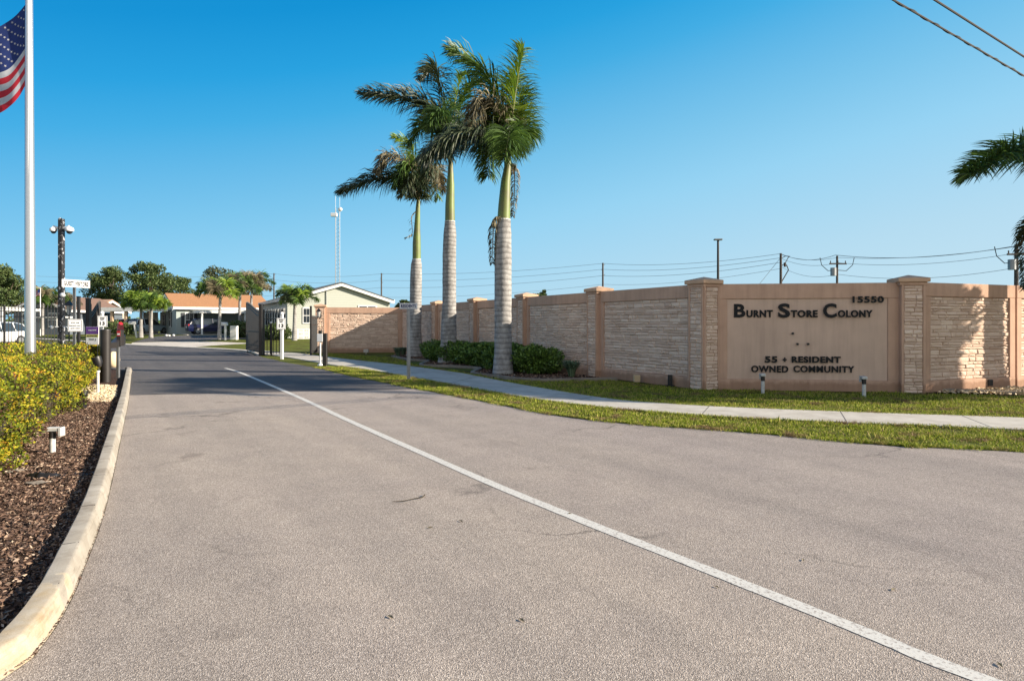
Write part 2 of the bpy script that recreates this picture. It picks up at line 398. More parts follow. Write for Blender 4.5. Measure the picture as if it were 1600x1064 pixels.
# ------------------------------------------------------------------ camera, sky, sun
cam = bpy.data.cameras.new('camera'); cam.sensor_width = 36; cam.lens = 22.5; cam.shift_y = -.01625; cam.clip_end = 4000; cam.clip_start = .05
co = bpy.data.objects.new('camera', cam); COL.objects.link(co); co.location = (0, 0, H); co.rotation_euler = (R(90), 0, 0); sc.camera = co
EXPO = 1.15; SKYK = 1/.15/2**EXPO
SUN = Vector((1, -.14, .41)).normalized()
w = bpy.data.worlds.new('World'); sc.world = w; w.use_nodes = True; wn = w.node_tree
sky = wn.nodes.new('ShaderNodeTexSky'); sky.sky_type = 'NISHITA'; sky.sun_disc = False
sky.sun_elevation = math.asin(SUN.z); sky.sun_rotation = math.atan2(SUN.x, SUN.y)
sky.air_density = 1.0; sky.dust_density = .35; sky.ozone_density = 4.5; sky.altitude = 0
bg = wn.nodes['Background']; bg.inputs[1].default_value = .15
# clear azure afternoon sky: the physical sky, graded by elevation and by the angle towards the sun
tc = wn.nodes.new('ShaderNodeTexCoord'); sx = wn.nodes.new('ShaderNodeSeparateXYZ'); wn.links.new(tc.outputs['Generated'], sx.inputs[0])
ma = wn.nodes.new('ShaderNodeMath'); ma.operation = 'MULTIPLY_ADD'; wn.links.new(sx.outputs['X'], ma.inputs[0]); ma.inputs[1].default_value = -.20; wn.links.new(sx.outputs['Z'], ma.inputs[2])
mr = wn.nodes.new('ShaderNodeMapRange'); wn.links.new(ma.outputs[0], mr.inputs[0]); mr.inputs[1].default_value = -.15; mr.inputs[2].default_value = 1.05
def lin(c): return tuple(((x/255+.055)/1.055)**2.4 if x > 10 else x/255/12.92 for x in c)
rp = ramp(wn, mr.outputs[0], [((t+.15)/1.2, lin(c)) for t, c in ((-.1, (196, 224, 238)), (.02, (180, 218, 238)), (.15, (150, 210, 241)), (.235, (122, 196, 235)), (.355, (64, 173, 228)), (.41, (34, 161, 223)), (.48, (6, 146, 213)), (1.0, (0, 84, 160)))])
# warm pale fill added to the sky behind the camera, brightening shaded walls
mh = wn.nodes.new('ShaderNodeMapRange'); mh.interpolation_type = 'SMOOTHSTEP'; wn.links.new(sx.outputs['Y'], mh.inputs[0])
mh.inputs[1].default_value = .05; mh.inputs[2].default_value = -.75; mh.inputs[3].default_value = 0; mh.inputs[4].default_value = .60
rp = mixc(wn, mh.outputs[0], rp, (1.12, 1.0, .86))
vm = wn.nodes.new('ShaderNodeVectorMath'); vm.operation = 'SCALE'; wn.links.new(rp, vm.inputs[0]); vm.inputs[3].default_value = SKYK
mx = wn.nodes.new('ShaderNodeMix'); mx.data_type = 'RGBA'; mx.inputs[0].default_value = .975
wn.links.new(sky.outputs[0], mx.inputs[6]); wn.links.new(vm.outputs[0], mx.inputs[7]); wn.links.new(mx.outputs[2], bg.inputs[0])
sl = bpy.data.lights.new('sun', 'SUN'); sl.energy = 5; sl.angle = R(.53); sl.color = (1, .88, .72)
so = bpy.data.objects.new('sun', sl); COL.objects.link(so); so.rotation_euler = SUN.to_track_quat('Z', 'Y').to_euler()
sc.view_settings.view_transform = 'Standard'; sc.view_settings.look = 'None'; sc.view_settings.exposure = EXPO; sc.view_settings.gamma = 1

# ------------------------------------------------------------------ ground sheets
big = [(-900, -60), (900, -60), (900, 1500), (-900, 1500)]
sheet('ground', big, -.004, 'grass')
curb_px = [(206, 583), (204, 604), (201, 628), (192, 673), (174, 759), (158, 819), (134, 883), (110, 941), (67, 1008), (0, 1064)]
curb_out = [G(u, v) for u, v in curb_px]+[Vector((-2.36, 1.6, 0)), Vector((-2.7, .2, 0)), Vector((-3.6, -1.6, 0)), Vector((-6, -3.2, 0)), Vector((-14, -4.6, 0))]
curb_out = [Vector((-13.1, 21.9, 0)), Vector((-12.9, 21.75, 0))]+curb_out
cl = smooth_line(curb_out, 6)
gr_edge_px = [(1600, 706), (1380, 695), (1160, 675), (995, 663), (885, 651), (802, 636), (720, 620), (667, 610), (624, 602), (552, 588), (492, 574), (440, 565), (404, 556)]
gr_edge = [Vector((40, 1.5, 0)), Vector((14, 5.6, 0))]+[G(u, v) for u, v in gr_edge_px]
ge = smooth_line(gr_edge, 6)
# jagged edge where the grass creeps over the asphalt
gej = [p+Vector((random.uniform(-.05, .05), random.uniform(-.05, .05))) for p in ge]
jl = G(200, 617.5); jr = G(667, 607.5)
near = [p for p in cl if p.y < jl.y]
right = [p for p in gej if p.y < jr.y]
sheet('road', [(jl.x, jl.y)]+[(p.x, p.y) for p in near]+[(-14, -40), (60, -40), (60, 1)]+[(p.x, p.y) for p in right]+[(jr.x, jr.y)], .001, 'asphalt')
far_l = [p for p in cl if p.y >= jl.y][::-1]; far_r = [p for p in gej if p.y >= jr.y]
kerbpx = [(404, 556), (386, 550), (340, 546.5), (250, 542), (200, 540)]
kl = [G(u, v) for u, v in kerbpx]+[Vector((-46, 54, 0)), Vector((-90, 60, 0))]
jag = [(jr.x+(jl.x-jr.x)*k/14+random.uniform(-.12, .12), jr.y+(jl.y-jr.y)*k/14+random.uniform(-.07, .07)) for k in range(1, 14)]
roadfar = [(jl.x, jl.y)]+jag[::-1]+[(jr.x, jr.y)]+[(p.x, p.y) for p in far_r]+[(p.x, p.y) for p in kl]+[(-90, 50), (-48, 45), (-27, 38), (-21, 32), (-16.6, 25), (-13.6, 22.2)]+[(p.x, p.y) for p in far_l]
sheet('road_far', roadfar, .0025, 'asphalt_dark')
kls = smooth_line([(p.x, p.y) for p in kl], 5); ko = offset_line(kls, -.45)
mb = MB()
for i in range(len(kls)-1):
    q = [kls[i], kls[i+1], ko[i+1], ko[i]]; zs = [gz(p.y)+.012 for p in q]
    b_ = [Vector((p.x, p.y, z-.1)) for p, z in zip(q, zs)]; t_ = [Vector((p.x, p.y, z+.06)) for p, z in zip(q, zs)]
    mb.hexa(b_+t_)
tag(mb.build('kerb', 'apron'), kind='structure')
sheet('driveway', [G(u, v).xy for u, v in ((203, 539), (207, 535.5), (300, 533), (350, 534.5), (395, 536.5), (330, 540), (292, 543.3))], .006, 'apron')
sheet('driveway_asphalt', [G(u, v).xy for u, v in ((208, 535), (232, 528), (262, 524.6), (352, 524.2), (420, 529), (300, 532.6))], .010, 'asphalt_dark')
# kerb of the left bed: a sloped road face and a flat top, cast in lengths
CH = .12
def curb_part(line, mat, y_lo, y_hi, name, lab):
    idx = [i for i, p in enumerate(line) if y_lo <= p.y <= y_hi]
    if idx[-1]+1 < len(line): idx.append(idx[-1]+1)
    ln = [line[i] for i in idx]; o0 = offset_line(line, -.0); prof = [(0, -.02), (.006, .0), (.036, CH*.80), (.047, CH*.94), (.062, CH), (.148, CH), (.158, CH-.012), (.16, -.02)]
    offs = [offset_line(line, -d) for d, z in prof]; m = MB(); vs = []; fs = []; n = len(prof)
    for i in idx:
        for k, (d, z) in enumerate(prof):
            p = offs[k][i]; wob = .006*math.sin(i*1.7+k)
            vs.append((p.x+wob*.4, p.y, z+(wob*.5 if 2 < k < 6 else 0)))
    for a in range(len(idx)-1):
        for k in range(n-1): fs.append((a*n+k, a*n+k+1, (a+1)*n+k+1, (a+1)*n+k))
    fs.append(tuple(range(n))); fs.append(tuple((len(idx)-1)*n+k for k in reversed(range(n))))
    m.add(vs, fs); return tag(m.build(name, mat, smooth=True, sm_ang=35), kind='structure')
left_is_out = True
ysplit = 3.62
curb_part(cl, 'curb', ysplit, 99, 'kerb_left_bed', None)
near_idx = [p for p in cl if p.y < ysplit+.25]
curb_part(near_idx, 'curb_yellow', -99, 99, 'kerb_yellow', None)
mb = MB()                                  # joints of the kerb
for yy in (20.2, 18.6, 17.0, 15.4, 13.8, 12.2, 10.7, 9.2, 7.8, 6.5, 5.3, 4.35, 3.65):
    i = min(range(len(cl)), key=lambda k: abs(cl[k].y-yy)); t = (cl[i+1]-cl[i-1]).normalized(); nrm = Vector((t.y, -t.x))
    c = cl[i]-nrm*-.104
    mb.box((c.x, c.y, CH-.004), (.10, .011, .012), (Vector((nrm.x, nrm.y, 0)), Vector((t.x, t.y, 0)), Vector((0, 0, 1))))
tag(mb.build('kerb_joints', 'joint'), kind='structure')

# left bed: mulch
cin = offset_line(cl, -.15)
bed = [(p.x, p.y) for p in cin]+[(-16, -4), (-40, 6), (-40, 24), (-17.5, 24.2), (-14.2, 22.6)]
mb = MB()
sheet('mulch_bed', bed, .02, 'mulch_ground')
def chips(name, poly, n, size, mat, z0, label, ymax=None, flat=.35):
    X, Y = scatter(poly, n); C = np.stack([X, Y, np.full(n, z0)+rng.uniform(0, .03, n)], 1)
    D = rand_dirs(n); D[:, 2] *= flat; D = unit(D)
    Wd = rand_dirs(n); Wd[:, 2] *= .6; Wd = unit(np.cross(D, np.cross(Wd, D)))
    L = rng.uniform(.5, 1.5, n)*size; W = L*rng.uniform(.12, .3, n)
    V = leaf_quads(C-D*L[:, None]*.5, D, Wd, L, W)
    return tag(quads_mesh(name, V, mat), label, None, None, 'stuff')
o1 = chips('mulch_chips', [(p.x, p.y) for p in cin if 1.5 < p.y < 13.6]+[(-4.2, 2.2), (-6.0, 6.2), (-7.2, 8.3), (-9.4, 13.0)], 95000, .032, 'mulch', .02, 'brown wood mulch chips covering the bed beside the kerb')
o1['category'] = 'mulch'

# right: sidewalk, joints, verge, bed
sw_near = [(1600, 674), (1380, 665), (1160, 655), (1040, 647), (940, 638), (822, 623), (720, 604), (589, 581), (533, 573), (475, 563), (443, 558), (408, 553)]
sw_far = [(1600, 655), (1380, 647.5), (1160, 639), (1040, 632), (940, 623), (802, 600), (720, 584), (632, 572), (533, 561), (475, 553.6), (445, 551), (408, 548.5)]
SN = smooth_line([(34, 2.6), (14.5, 6.9)]+[G(u, v).xy for u, v in sw_near], 5); SF = smooth_line([(34, 4.2), (14.8, 8.6)]+[G(u, v).xy for u, v in sw_far], 5)
mb = MB(); vs = []; fs = []
for a, b in zip(SN, SF):
    for k in range(4):
        p = a.lerp(b, k/3); z = gz(p.y)
        vs.append((p.x, p.y, z+(.03)))
n_ = len(SN)
for i in range(n_-1):
    for k in range(3): fs.append((i*4+k, i*4+k+1, (i+1)*4+k+1, (i+1)*4+k))
mb.add(vs, fs)
edge = lambda L: [((*L[i], gz(L[i].y)-.02), (*L[i+1], gz(L[i+1].y)-.02), (*L[i+1], gz(L[i+1].y)+.03), (*L[i], gz(L[i].y)+.03)) for i in range(n_-1)]
for q in edge(SN)+edge(SF): mb.add(q, [(0, 1, 2, 3)])
tag(mb.build('sidewalk', 'sidewalk'), kind='structure')
mb = MB()
for a, b in (((1325, 665), (1313, 645)), ((1553, 672), (1503, 652)), ((1095, 652), (1110, 635)), ((880, 632), (930, 621)), ((700, 601), (748, 589)), ((600, 583), (655, 574))):
    p, q = G(*a), G(*b); d = (q-p).normalized(); nn = Vector((-d.y, d.x, 0))
    c = (p+q)/2; mb.box((c.x, c.y, .0305), ((q-p).length*.98, .012, .003), (d, nn, Vector((0, 0, 1))))
tag(mb.build('sidewalk_joints', 'joint'), kind='structure')

# white line
line_px = [(352, 575.3), (376, 582.5), (442, 610), (498, 635), (540, 655), (739, 743), (891, 806), (1070, 876.5), (1335, 981), (1543, 1064)]
wl = smooth_line([G(u, v).xy for u, v in line_px]+[(3.2, 1.6), (4.6, -.2), (9, -5)], 10)
a_, b_ = offset_line(wl, .055), offset_line(wl, -.055)
jj = lambda: random.uniform(-.003, .003)
mb = MB(); nwl = len(wl)
mb.add([(p.x+jj(), p.y+jj(), .0042) for p in a_]+[(p.x+jj(), p.y+jj(), .0042) for p in b_], [(i, i+1, nwl+i+1, nwl+i) for i in range(nwl-1)])
tag(mb.build('road_marking', 'paint'), kind='structure')

# ------------------------------------------------------------------ grass blades
def blades(name, poly, n, h, z0, label, lean=.75, width=.004):
    X, Y = scatter(poly, n)
    dens = np.array([noise.noise((x*1.6, y*1.6, 0))*.7+.6*noise.noise((x*5, y*5, 3)) for x, y in zip(X, Y)])
    keep = rng.uniform(-.6, .6, n) < dens+.18; X, Y, dens = X[keep], Y[keep], dens[keep]; n = len(X)
    Z = np.array([gzl(y) for y in Y])+z0
    D = rng.normal(size=(n, 3))*lean; D[:, 2] = 1; D = unit(D); hh = h*rng.uniform(.4, 1.5, n)*(1+.9*dens)
    a = rng.uniform(0, 6.283, n); Wd = np.stack([np.cos(a), np.sin(a), 0*a], 1)
    V = leaf_quads(np.stack([X, Y, Z], 1), D, Wd, hh, rng.uniform(.6, 1.4, n)*width)
    o = quads_mesh(name, V, 'blades'); return tag(o, label, 'grass', None, 'stuff')
vr = [p for p in ge if p.y < 22]; 
verge = [(p.x, p.y) for p in offset_line([q for q in ge if 5.5 < q.y < 24], .03)]+[(p.x, p.y) for p in [q for q in SN if q.y < 24][::-1] if p.x < 14.6]
blades('verge_grass', verge, 170000, .042, 0, 'narrow strip of green and yellow grass between road and sidewalk', width=.005)
lawn = [(14.5, 8.7)]+[(p.x, p.y) for p in SF if p.x < 14 and p.y < 17]+[(-.3, 17.9), (2.6, 18.2), (4.5, 15.5), (9.2, 14.6), (14.5, 13.2)]
blades('lawn_grass', lawn, 170000, .045, 0, 'lawn in front of the lettered wall, partly in shade', width=.0055)
lawn2 = [G(u, v).xy for u, v in ((475, 553.6), (533, 561), (632, 572), (720, 584), (800, 597), (740, 585), (655, 572), (612, 559), (512, 552.5))]
blades('lawn_grass', lawn2, 30000, .06, 0, 'shaded grass between the sidewalk and the frontal tan wall', width=.007)

# ------------------------------------------------------------------ perimeter wall
T = Vector((2.07, -3.9, 0)).normalized(); NL = Vector((-T.y, T.x, 0))*-1  # NL points to the road side
if NL.x > 0: NL = -NL
ZUP = Vector((0, 0, 1))
def stones(mb, o, X, Nn, w, h, rh=(.05, .115), rl=(.10, .46), pro=(.008, .030)):
    z = 0
    while z < h-.02:
        r = min(random.uniform(*rh), h-z)
        if h-z-r < .03: r = h-z
        x = 0
        while x < w-.01:
            l = random.uniform(*rl)
            if w-x-l < .08: l = w-x
            d = random.uniform(*pro); g = .003; e = random.uniform(.008, .016)
            x0, x1, z0, z1 = x+g, x+l-g, z+g*.8, z+r-g*.8
            c = [o+X*a+ZUP*b for a, b in ((x0, z0), (x1, z0), (x1, z1), (x0, z1))]
            j = lambda: random.uniform(-.010, .010)
            f = [o+X*(a+j())+ZUP*(b+j()*.6)+Nn*(d+j()) for a, b in ((x0+e, z0+e), (x1-e, z0+e), (x1-e, z1-e), (x0+e, z1-e))]
            md = o+X*((x0+x1)/2+j()*3)+ZUP*((z0+z1)/2)+Nn*(d+abs(j())*1.2)
            mb.add(c+f+[md], [(0, 1, 5, 4), (1, 2, 6, 5), (2, 3, 7, 6), (3, 0, 4, 7), (4, 5, 8), (5, 6, 8), (6, 7, 8), (7, 4, 8)])
            x += l
        z += r
WH = 2.56
def pillar(parent, c, X, Nn, w=.50, h=2.56, both=False):
    c = Vector(c); ax = (X, Nn, ZUP)
    m = MB(); m.bbox(c+ZUP*h/2, (w, w, h), .012, ax)
    for s in (-1, 1): m.bbox(c+Nn*(w/2+.011)+X*s*(w/2-.03)+ZUP*(h/2), (.055, .03, h-.002), .006, ax)
    if both:
        for s in (-1, 1): m.bbox(c+X*(w/2+.011)-Nn*s*(w/2-.03)+ZUP*(h/2), (.03, .055, h-.004), .006, ax)
    m.bbox(c+ZUP*(h-.035), (w+.07, w+.07, .07), .01, ax)
    p = m.build('pillar', 'stucco', parent)
    m = MB(); stones(m, c-X*(w/2-.062)+Nn*(w/2+.002), X, Nn, w-.124, h-.08, rl=(.10, .30), pro=(.012, .03))
    if both: stones(m, c+X*(w/2+.002)+Nn*(w/2-.062), -Nn, X, w-.124, h-.08, rl=(.10, .30), pro=(.012, .03))
    m.build('stone_face', 'stone', p)
    m = MB(); a = w/2+.08; m.bbox(c+ZUP*(h+.052), (2*a, 2*a, .10), .012, ax)
    b = [c+X*i*(a-.008)+Nn*j*(a-.008)+ZUP*(h+.1) for i, j in ((-1, -1), (1, -1), (1, 1), (-1, 1))]
    m.add(b+[c+ZUP*(h+.185)], [(0, 1, 4), (1, 2, 4), (2, 3, 4), (3, 0, 4)])
    m.build('cap', 'cap', p); return p
def panel(parent, a, b, Nn, stone=True, top=.32, bot=.27, side=.17, h=WH, thick=.16, infill='mortar'):
    a, b = Vector(a), Vector(b); X = (b-a).normalized(); L = (b-a).length; ax = (X, Nn, ZUP); mid = (a+b)/2
    m = MB(); m.box(mid+ZUP*h/2, (L, thick, h), ax)
    f = thick/2+.03
    m.bbox(mid+Nn*f+ZUP*(h-top/2+.002), (L, .06, top), .008, ax); m.bbox(mid+Nn*f+ZUP*(bot/2), (L, .06, bot), .008, ax)
    for s in (-1, 1): m.bbox(mid+Nn*(f-.003)+X*s*(L/2-side/2)+ZUP*(bot+(h-top-bot)/2), (side, .06, h-top-bot), .008, ax)
    o = m.build('wall_panel', 'stucco', parent)
    if stone:
        m = MB(); stones(m, a+X*side+Nn*(thick/2+.004)+ZUP*bot, X, Nn, L-2*side, h-top-bot)
        m.build('stone_face', 'stone', o)
    return o, a+X*side+Nn*(thick/2)+ZUP*bot, X, L-2*side, h-top-bot
NI = -NL
base0 = Vector((2.41, 19.3, 0))+NI*.25
SP = 4.40
pc = [base0+T*SP*k for k in (-3.55, -2, -1, 0, 1)]
pc = [Vector((-6.34, 35.83, 0))+NI*.25, Vector((-3.8, 31.1, 0))+NI*.25, Vector((-1.72, 27.25, 0))+NI*.25, Vector((.30, 23.25, 0))+NI*.25, base0, Vector((4.46, 15.5, 0))+NI*.25]
lw = empty('perimeter_wall', pc[2], 'long tan wall with five stone panels receding behind the three tall palms', 'wall')
for i, c in enumerate(pc[1:], 1): pillar(lw, c, T, NL, both=(i == 5))
for i in range(5): panel(lw, pc[i]+T*(.0 if i == 0 else .25), pc[i+1]-T*.25, NL)
EX = Vector((1, 0, 0)); NF = Vector((0, -1, 0))
gw = empty('perimeter_wall', (-8, 35.1, 0), 'tan wall facing the road beside the gate, one stone panel half in shadow', 'wall')
gp = Vector((-10.5, 35.12, 0)); EXg = Vector((math.cos(R(10)), math.sin(R(10)), 0)); NFg = Vector((EXg.y, -EXg.x, 0)); panel(gw, gp+EXg*.25, gp+EXg*4.42, NFg, side=.25, h=2.5)
pillar(gw, gp, EXg, NFg, h=2.52)
# sign run
s0, s1 = Vector((4.46, 15.55, 0)), Vector((9.26, 14.78, 0)); XS = (s1-s0).normalized(); NS = Vector((XS.y, -XS.x, 0))
sb = s1-NS*.25; sa = pc[5]+XS*.30
sw = empty('sign_wall', (sa+sb)/2, 'tan wall panel carrying black raised letters and the number 15550', 'wall')
pn, po, PX, PL, PH = panel(sw, sa-NS*.08, sb-XS*.25, NS, stone=False, top=.36, bot=.27, side=.24)
m = MB(); m.box(po+PX*PL/2+ZUP*PH/2+NS*.015, (PL-.006, .03, PH-.006), (PX, NS, ZUP)); m.build('sign_face', 'stucco_sign', sw)
pillar(sw, sb, XS, NS, w=.52)
plane_p, plane_n = po+NS*.031, NS
def on_plane(u, v):
    d = Vector(((u-800)/F, 1, -(v-VH)/F)); o = Vector((0, 0, H)); t = (plane_p-o).dot(plane_n)/d.dot(plane_n); return o+d*t
def sign_word(s, u0, u1, vt, vb, bold=.03):
    a, b = on_plane(u0, vb), on_plane(u1, vb); h = on_plane((u0+u1)/2, vt).z-on_plane((u0+u1)/2, vb).z
    text_mesh('lettering', s, (b-a).length, h, a, PX, ZUP, .018, 'letter', sw, bold)
Z7 = lambda x: 1060+x*.3375
V7 = lambda y: 360+y*.3375
for s, a, b, t, c, bo in (('B', 257, 310, 341, 403, .035), ('URNT', 315, 437, 369, 403, .04), ('S', 461, 517, 338, 405, .035), ('TORE', 520, 645, 369, 403, .04),
                      ('C', 670, 732, 338, 405, .035), ('OLONY', 738, 900, 369, 403, .04), ('15550', 806, 951, 305, 336, .032), ('55', 400, 458, 582, 612, .04),
                      ('+', 483, 501, 588, 608, .05), ('RESIDENT', 524, 752, 582, 612, .04), ('OWNED', 337, 509, 625, 656, .035), ('COMMUNITY', 532, 816, 625, 656, .03)):
    sign_word(s, Z7(a), Z7(b), V7(t), V7(c), bo)
for a, b in ((529, 477), (551, 526), (600, 526)):
    p = on_plane(Z7(a), V7(b)); m = MB(); m.tube([p-NS*.01, p+NS*.03], .028, 8); m.build('bolt', 'brown', sw)
# right run
r0 = sb+XS*.25-NS*.02; r1 = Vector((12.55, 16.15, 0)); XR = (r1-r0).normalized(); NR = Vector((XR.y, -XR.x, 0))
rw = empty('perimeter_wall', (r0+r1)/2, 'tan stone wall right of the lettered panel, crossed by palm shadows', 'wall')
panel(rw, r0, r1, NR, side=.2)
r2 = r1+XR*.06; r3 = r2+Vector((4.2, 1.9, 0)); XQ = (r3-r2).normalized(); panel(rw, r2, r3, Vector((XQ.y, -XQ.x, 0)), side=.2)
m = MB(); m.bbox(r0+XR*2.25+NR*.15+ZUP*.16, (.16, .05, .15), .01, (XR, NR, ZUP)); m.build('drain_cover', 'brown', rw)

# ------------------------------------------------------------------ bed on the right
bedpx = [(611, 558), (635, 563), (667, 565.5), (655, 572), (700, 574), (747, 577.5), (735, 585), (772, 590), (800, 594), (844, 596.5), (910, 595.5), (965, 594.5)]
bl = smooth_line([G(u, v).xy for u, v in bedpx], 4)
wallfoot = [(pc[4]+NL*.28).xy, (pc[3]+NL*.28).xy, (pc[2]+NL*.28).xy, (pc[1]+NL*.28).xy, (pc[0]+NL*.28).xy]
bedpoly = [(p.x, p.y) for p in bl]+[((pc[4]+T*.9+NL*.18).x, (pc[4]+T*.9+NL*.18).y)]+[(p[0], p[1]) for p in wallfoot]
sheet('mulch_bed_right', bedpoly, .006, 'mulch_ground')
chips('mulch_chips', bedpoly, 14000, .07, 'mulch', .01, 'dark mulch chips under the three tall palms')['category'] = 'mulch'
e2 = offset_line(bl, .12); m = MB()
for i in range(len(bl)-1):
    q = [bl[i], bl[i+1], e2[i+1], e2[i]]; m.hexa([Vector((*p, -.01)) for p in q]+[Vector((*p, .085)) for p in q])
tag(m.build('garden_edging', 'edging', origin=(bl[0].x, bl[0].y, 0)), 'curved concrete edging around the palm bed', 'edging')
# bed at the foot of the right wall
q = [G(1450, 615), G(1480, 613), G(1530, 615), G(1600, 618)]+[Vector((15.5, 13.6, 0)), Vector((17, 17, 0))]
sheet('mulch_bed_wall', [p.xy for p in q]+[(12.6, 16.1), (9.6, 14.9)], .006, 'mulch_ground')
q = smooth_line([G(u, v).xy for u, v in ((1440, 613), (1480, 612), (1530, 614), (1600, 617))]+[(15.5, 13.6)], 4); e2 = offset_line(q, .1); m = MB()
for i in range(len(q)-1):
    f = [q[i], q[i+1], e2[i+1], e2[i]]; m.hexa([Vector((*p, -.01)) for p in f]+[Vector((*p, .07)) for p in f])
tag(m.build('garden_edging', 'edging', origin=(q[0].x, q[0].y, 0)), 'low concrete edging in front of the right stone wall', 'edging')
chips('stone_chips', [(9.6, 14.75), (12.3, 15.9), (15.5, 15.2), (15, 13.9), (11, 14.35)], 2600, .09, 'gravel', .02, 'pale stone chips at the foot of the right wall', flat=.5)['category'] = 'gravel'
# fallen leaves and specks on the road
def leaf_litter():
    spots = [(1255, 876, 0), (1120, 918, 1), (1396, 922, 1), (1562, 1040, 0), (720, 815, 1), (672, 825, 0), (890, 803, 1), (970, 680, 0), (887, 662, 0), (610, 965, 1), (815, 970, 0)]
    for u, v, k in spots:
        g = G(u, v); a = random.uniform(0, 6.28); l = random.uniform(.016, .032); d = Vector((math.cos(a), math.sin(a), 0)); n = Vector((-d.y, d.x, 0))
        m = MB(); m.add([g+ZUP*.006-d*l, g+ZUP*.011+n*l*.35, g+ZUP*.007+d*l, g+ZUP*.012-n*l*.35, g+ZUP*.005], [(0, 1, 4), (1, 2, 4), (2, 3, 4), (3, 0, 4)])
        o = m.build('fallen_leaf', 'leaf_dry', origin=g); yield o, u, v
labs = ['dark fallen leaf on the asphalt right of the white line, nearest the wall', 'small curled leaf on asphalt left of the white line in the foreground', 'curled dark leaf lying alone on the right foreground asphalt',
        'dark leaf at the bottom right corner of the road', 'small leaf on the road left of the white line beside the long twig', 'tiny dark scrap on the road below the long twig', 'dark speck of a leaf lying on the white line',
        'tiny dark leaf on the road near the verge, right one of two', 'tiny dark leaf on the road near the verge, left one of two', 'brown smudge of leaf in the middle foreground of the road', 'brown leaf scrap on the bottom foreground, left of the white line']
for (o, u, v), lb in zip(leaf_litter(), labs): tag(o, lb, 'leaf')
m = MB(); pts = [G(*p)+ZUP*.014 for p in ((613, 786), (630, 785), (648, 781), (660, 779), (664, 775))]; m.tube(pts, [.003, .004, .004, .005, .006], 5)
tag(m.build('twig', 'twig', origin=pts[0]), 'thin curved twig lying on the road left of the white line', 'twig')

# ------------------------------------------------------------------ palms
WIND = Vector((-.55, .25, -.1))
def frond(name, pts, mat, rmat, parent, leaf=.62, n=150, K=1.5, droop=.8, wind=.35, r0=.03, dens=1.0, w=.016, start=.08, plume=1.0):
    pts = [Vector(p) for p in pts]; path = []
    m_ = len(pts)
    for i in range(m_-1):
        a, b, c, d = pts[max(i-1, 0)], pts[i], pts[i+1], pts[min(i+2, m_-1)]
        for k in range(10):
            t = k/10; path.append(.5*((2*b)+(c-a)*t+(2*a-5*b+4*c-d)*t*t+(3*b-a-3*c+d)*t**3))
    path.append(pts[-1])
    mb = MB(); nn = len(path); mb.tube(path, [r0*(1-.85*i/(nn-1)) for i in range(nn)], 5)
    mb.mi = 1
    n = int(n*dens*1.3); w *= 1.1
    for k in range(n):
        for side in (-1, 1):
            s = start+(1-start)*(k+random.random())/n; x = s*(nn-1); i = min(int(x), nn-2); f = x-i
            p = path[i].lerp(path[i+1], f); t = (path[i+1]-path[i]).normalized()
            S = t.cross(ZUP)
            if S.length < .15: S = t.cross(Vector((.3, 1, 0)))
            S.normalize(); U = S.cross(t)
            if U.z < 0: U = -U
            ph = random.uniform(-.75, .95)*plume
            fw = .22+.38*s
            d = (t*fw+S*side*math.cos(ph)+U*math.sin(ph)+WIND*wind*.6*random.uniform(.6, 1.4)).normalized()
            L = K*leaf*(.35+.65*math.sin(math.pi*min(1, .18+s*.80)))*random.uniform(.75, 1.15)
            wd = d.cross(t)
            if wd.length < .1: wd = d.cross(ZUP)
            wd = (wd.normalized()+Vector([random.uniform(-.5, .5) for _ in range(3)])).normalized()*w
            q1 = p+d*L*.4; droop_ = droop*.62; d2 = (d+Vector((0, 0, -droop_*.6))+WIND*wind*.5).normalized(); q2 = q1+d2*L*.33
            d3 = (d2+Vector((0, 0, -droop_))+WIND*wind*.5).normalized(); q3 = q2+d3*L*.3
            mb.add([p-wd*.5, p+wd*.5, q1+wd, q1-wd, q2+wd*.8, q2-wd*.8, q3], [(0, 1, 2, 3), (3, 2, 4, 5), (5, 4, 6)])
    me = bpy.data.meshes.new(name); me.from_pydata(mb.v, [], mb.f); me.polygons.foreach_set('material_index', mb.m)
    return link_mesh(name, me, [rmat, mat], parent)
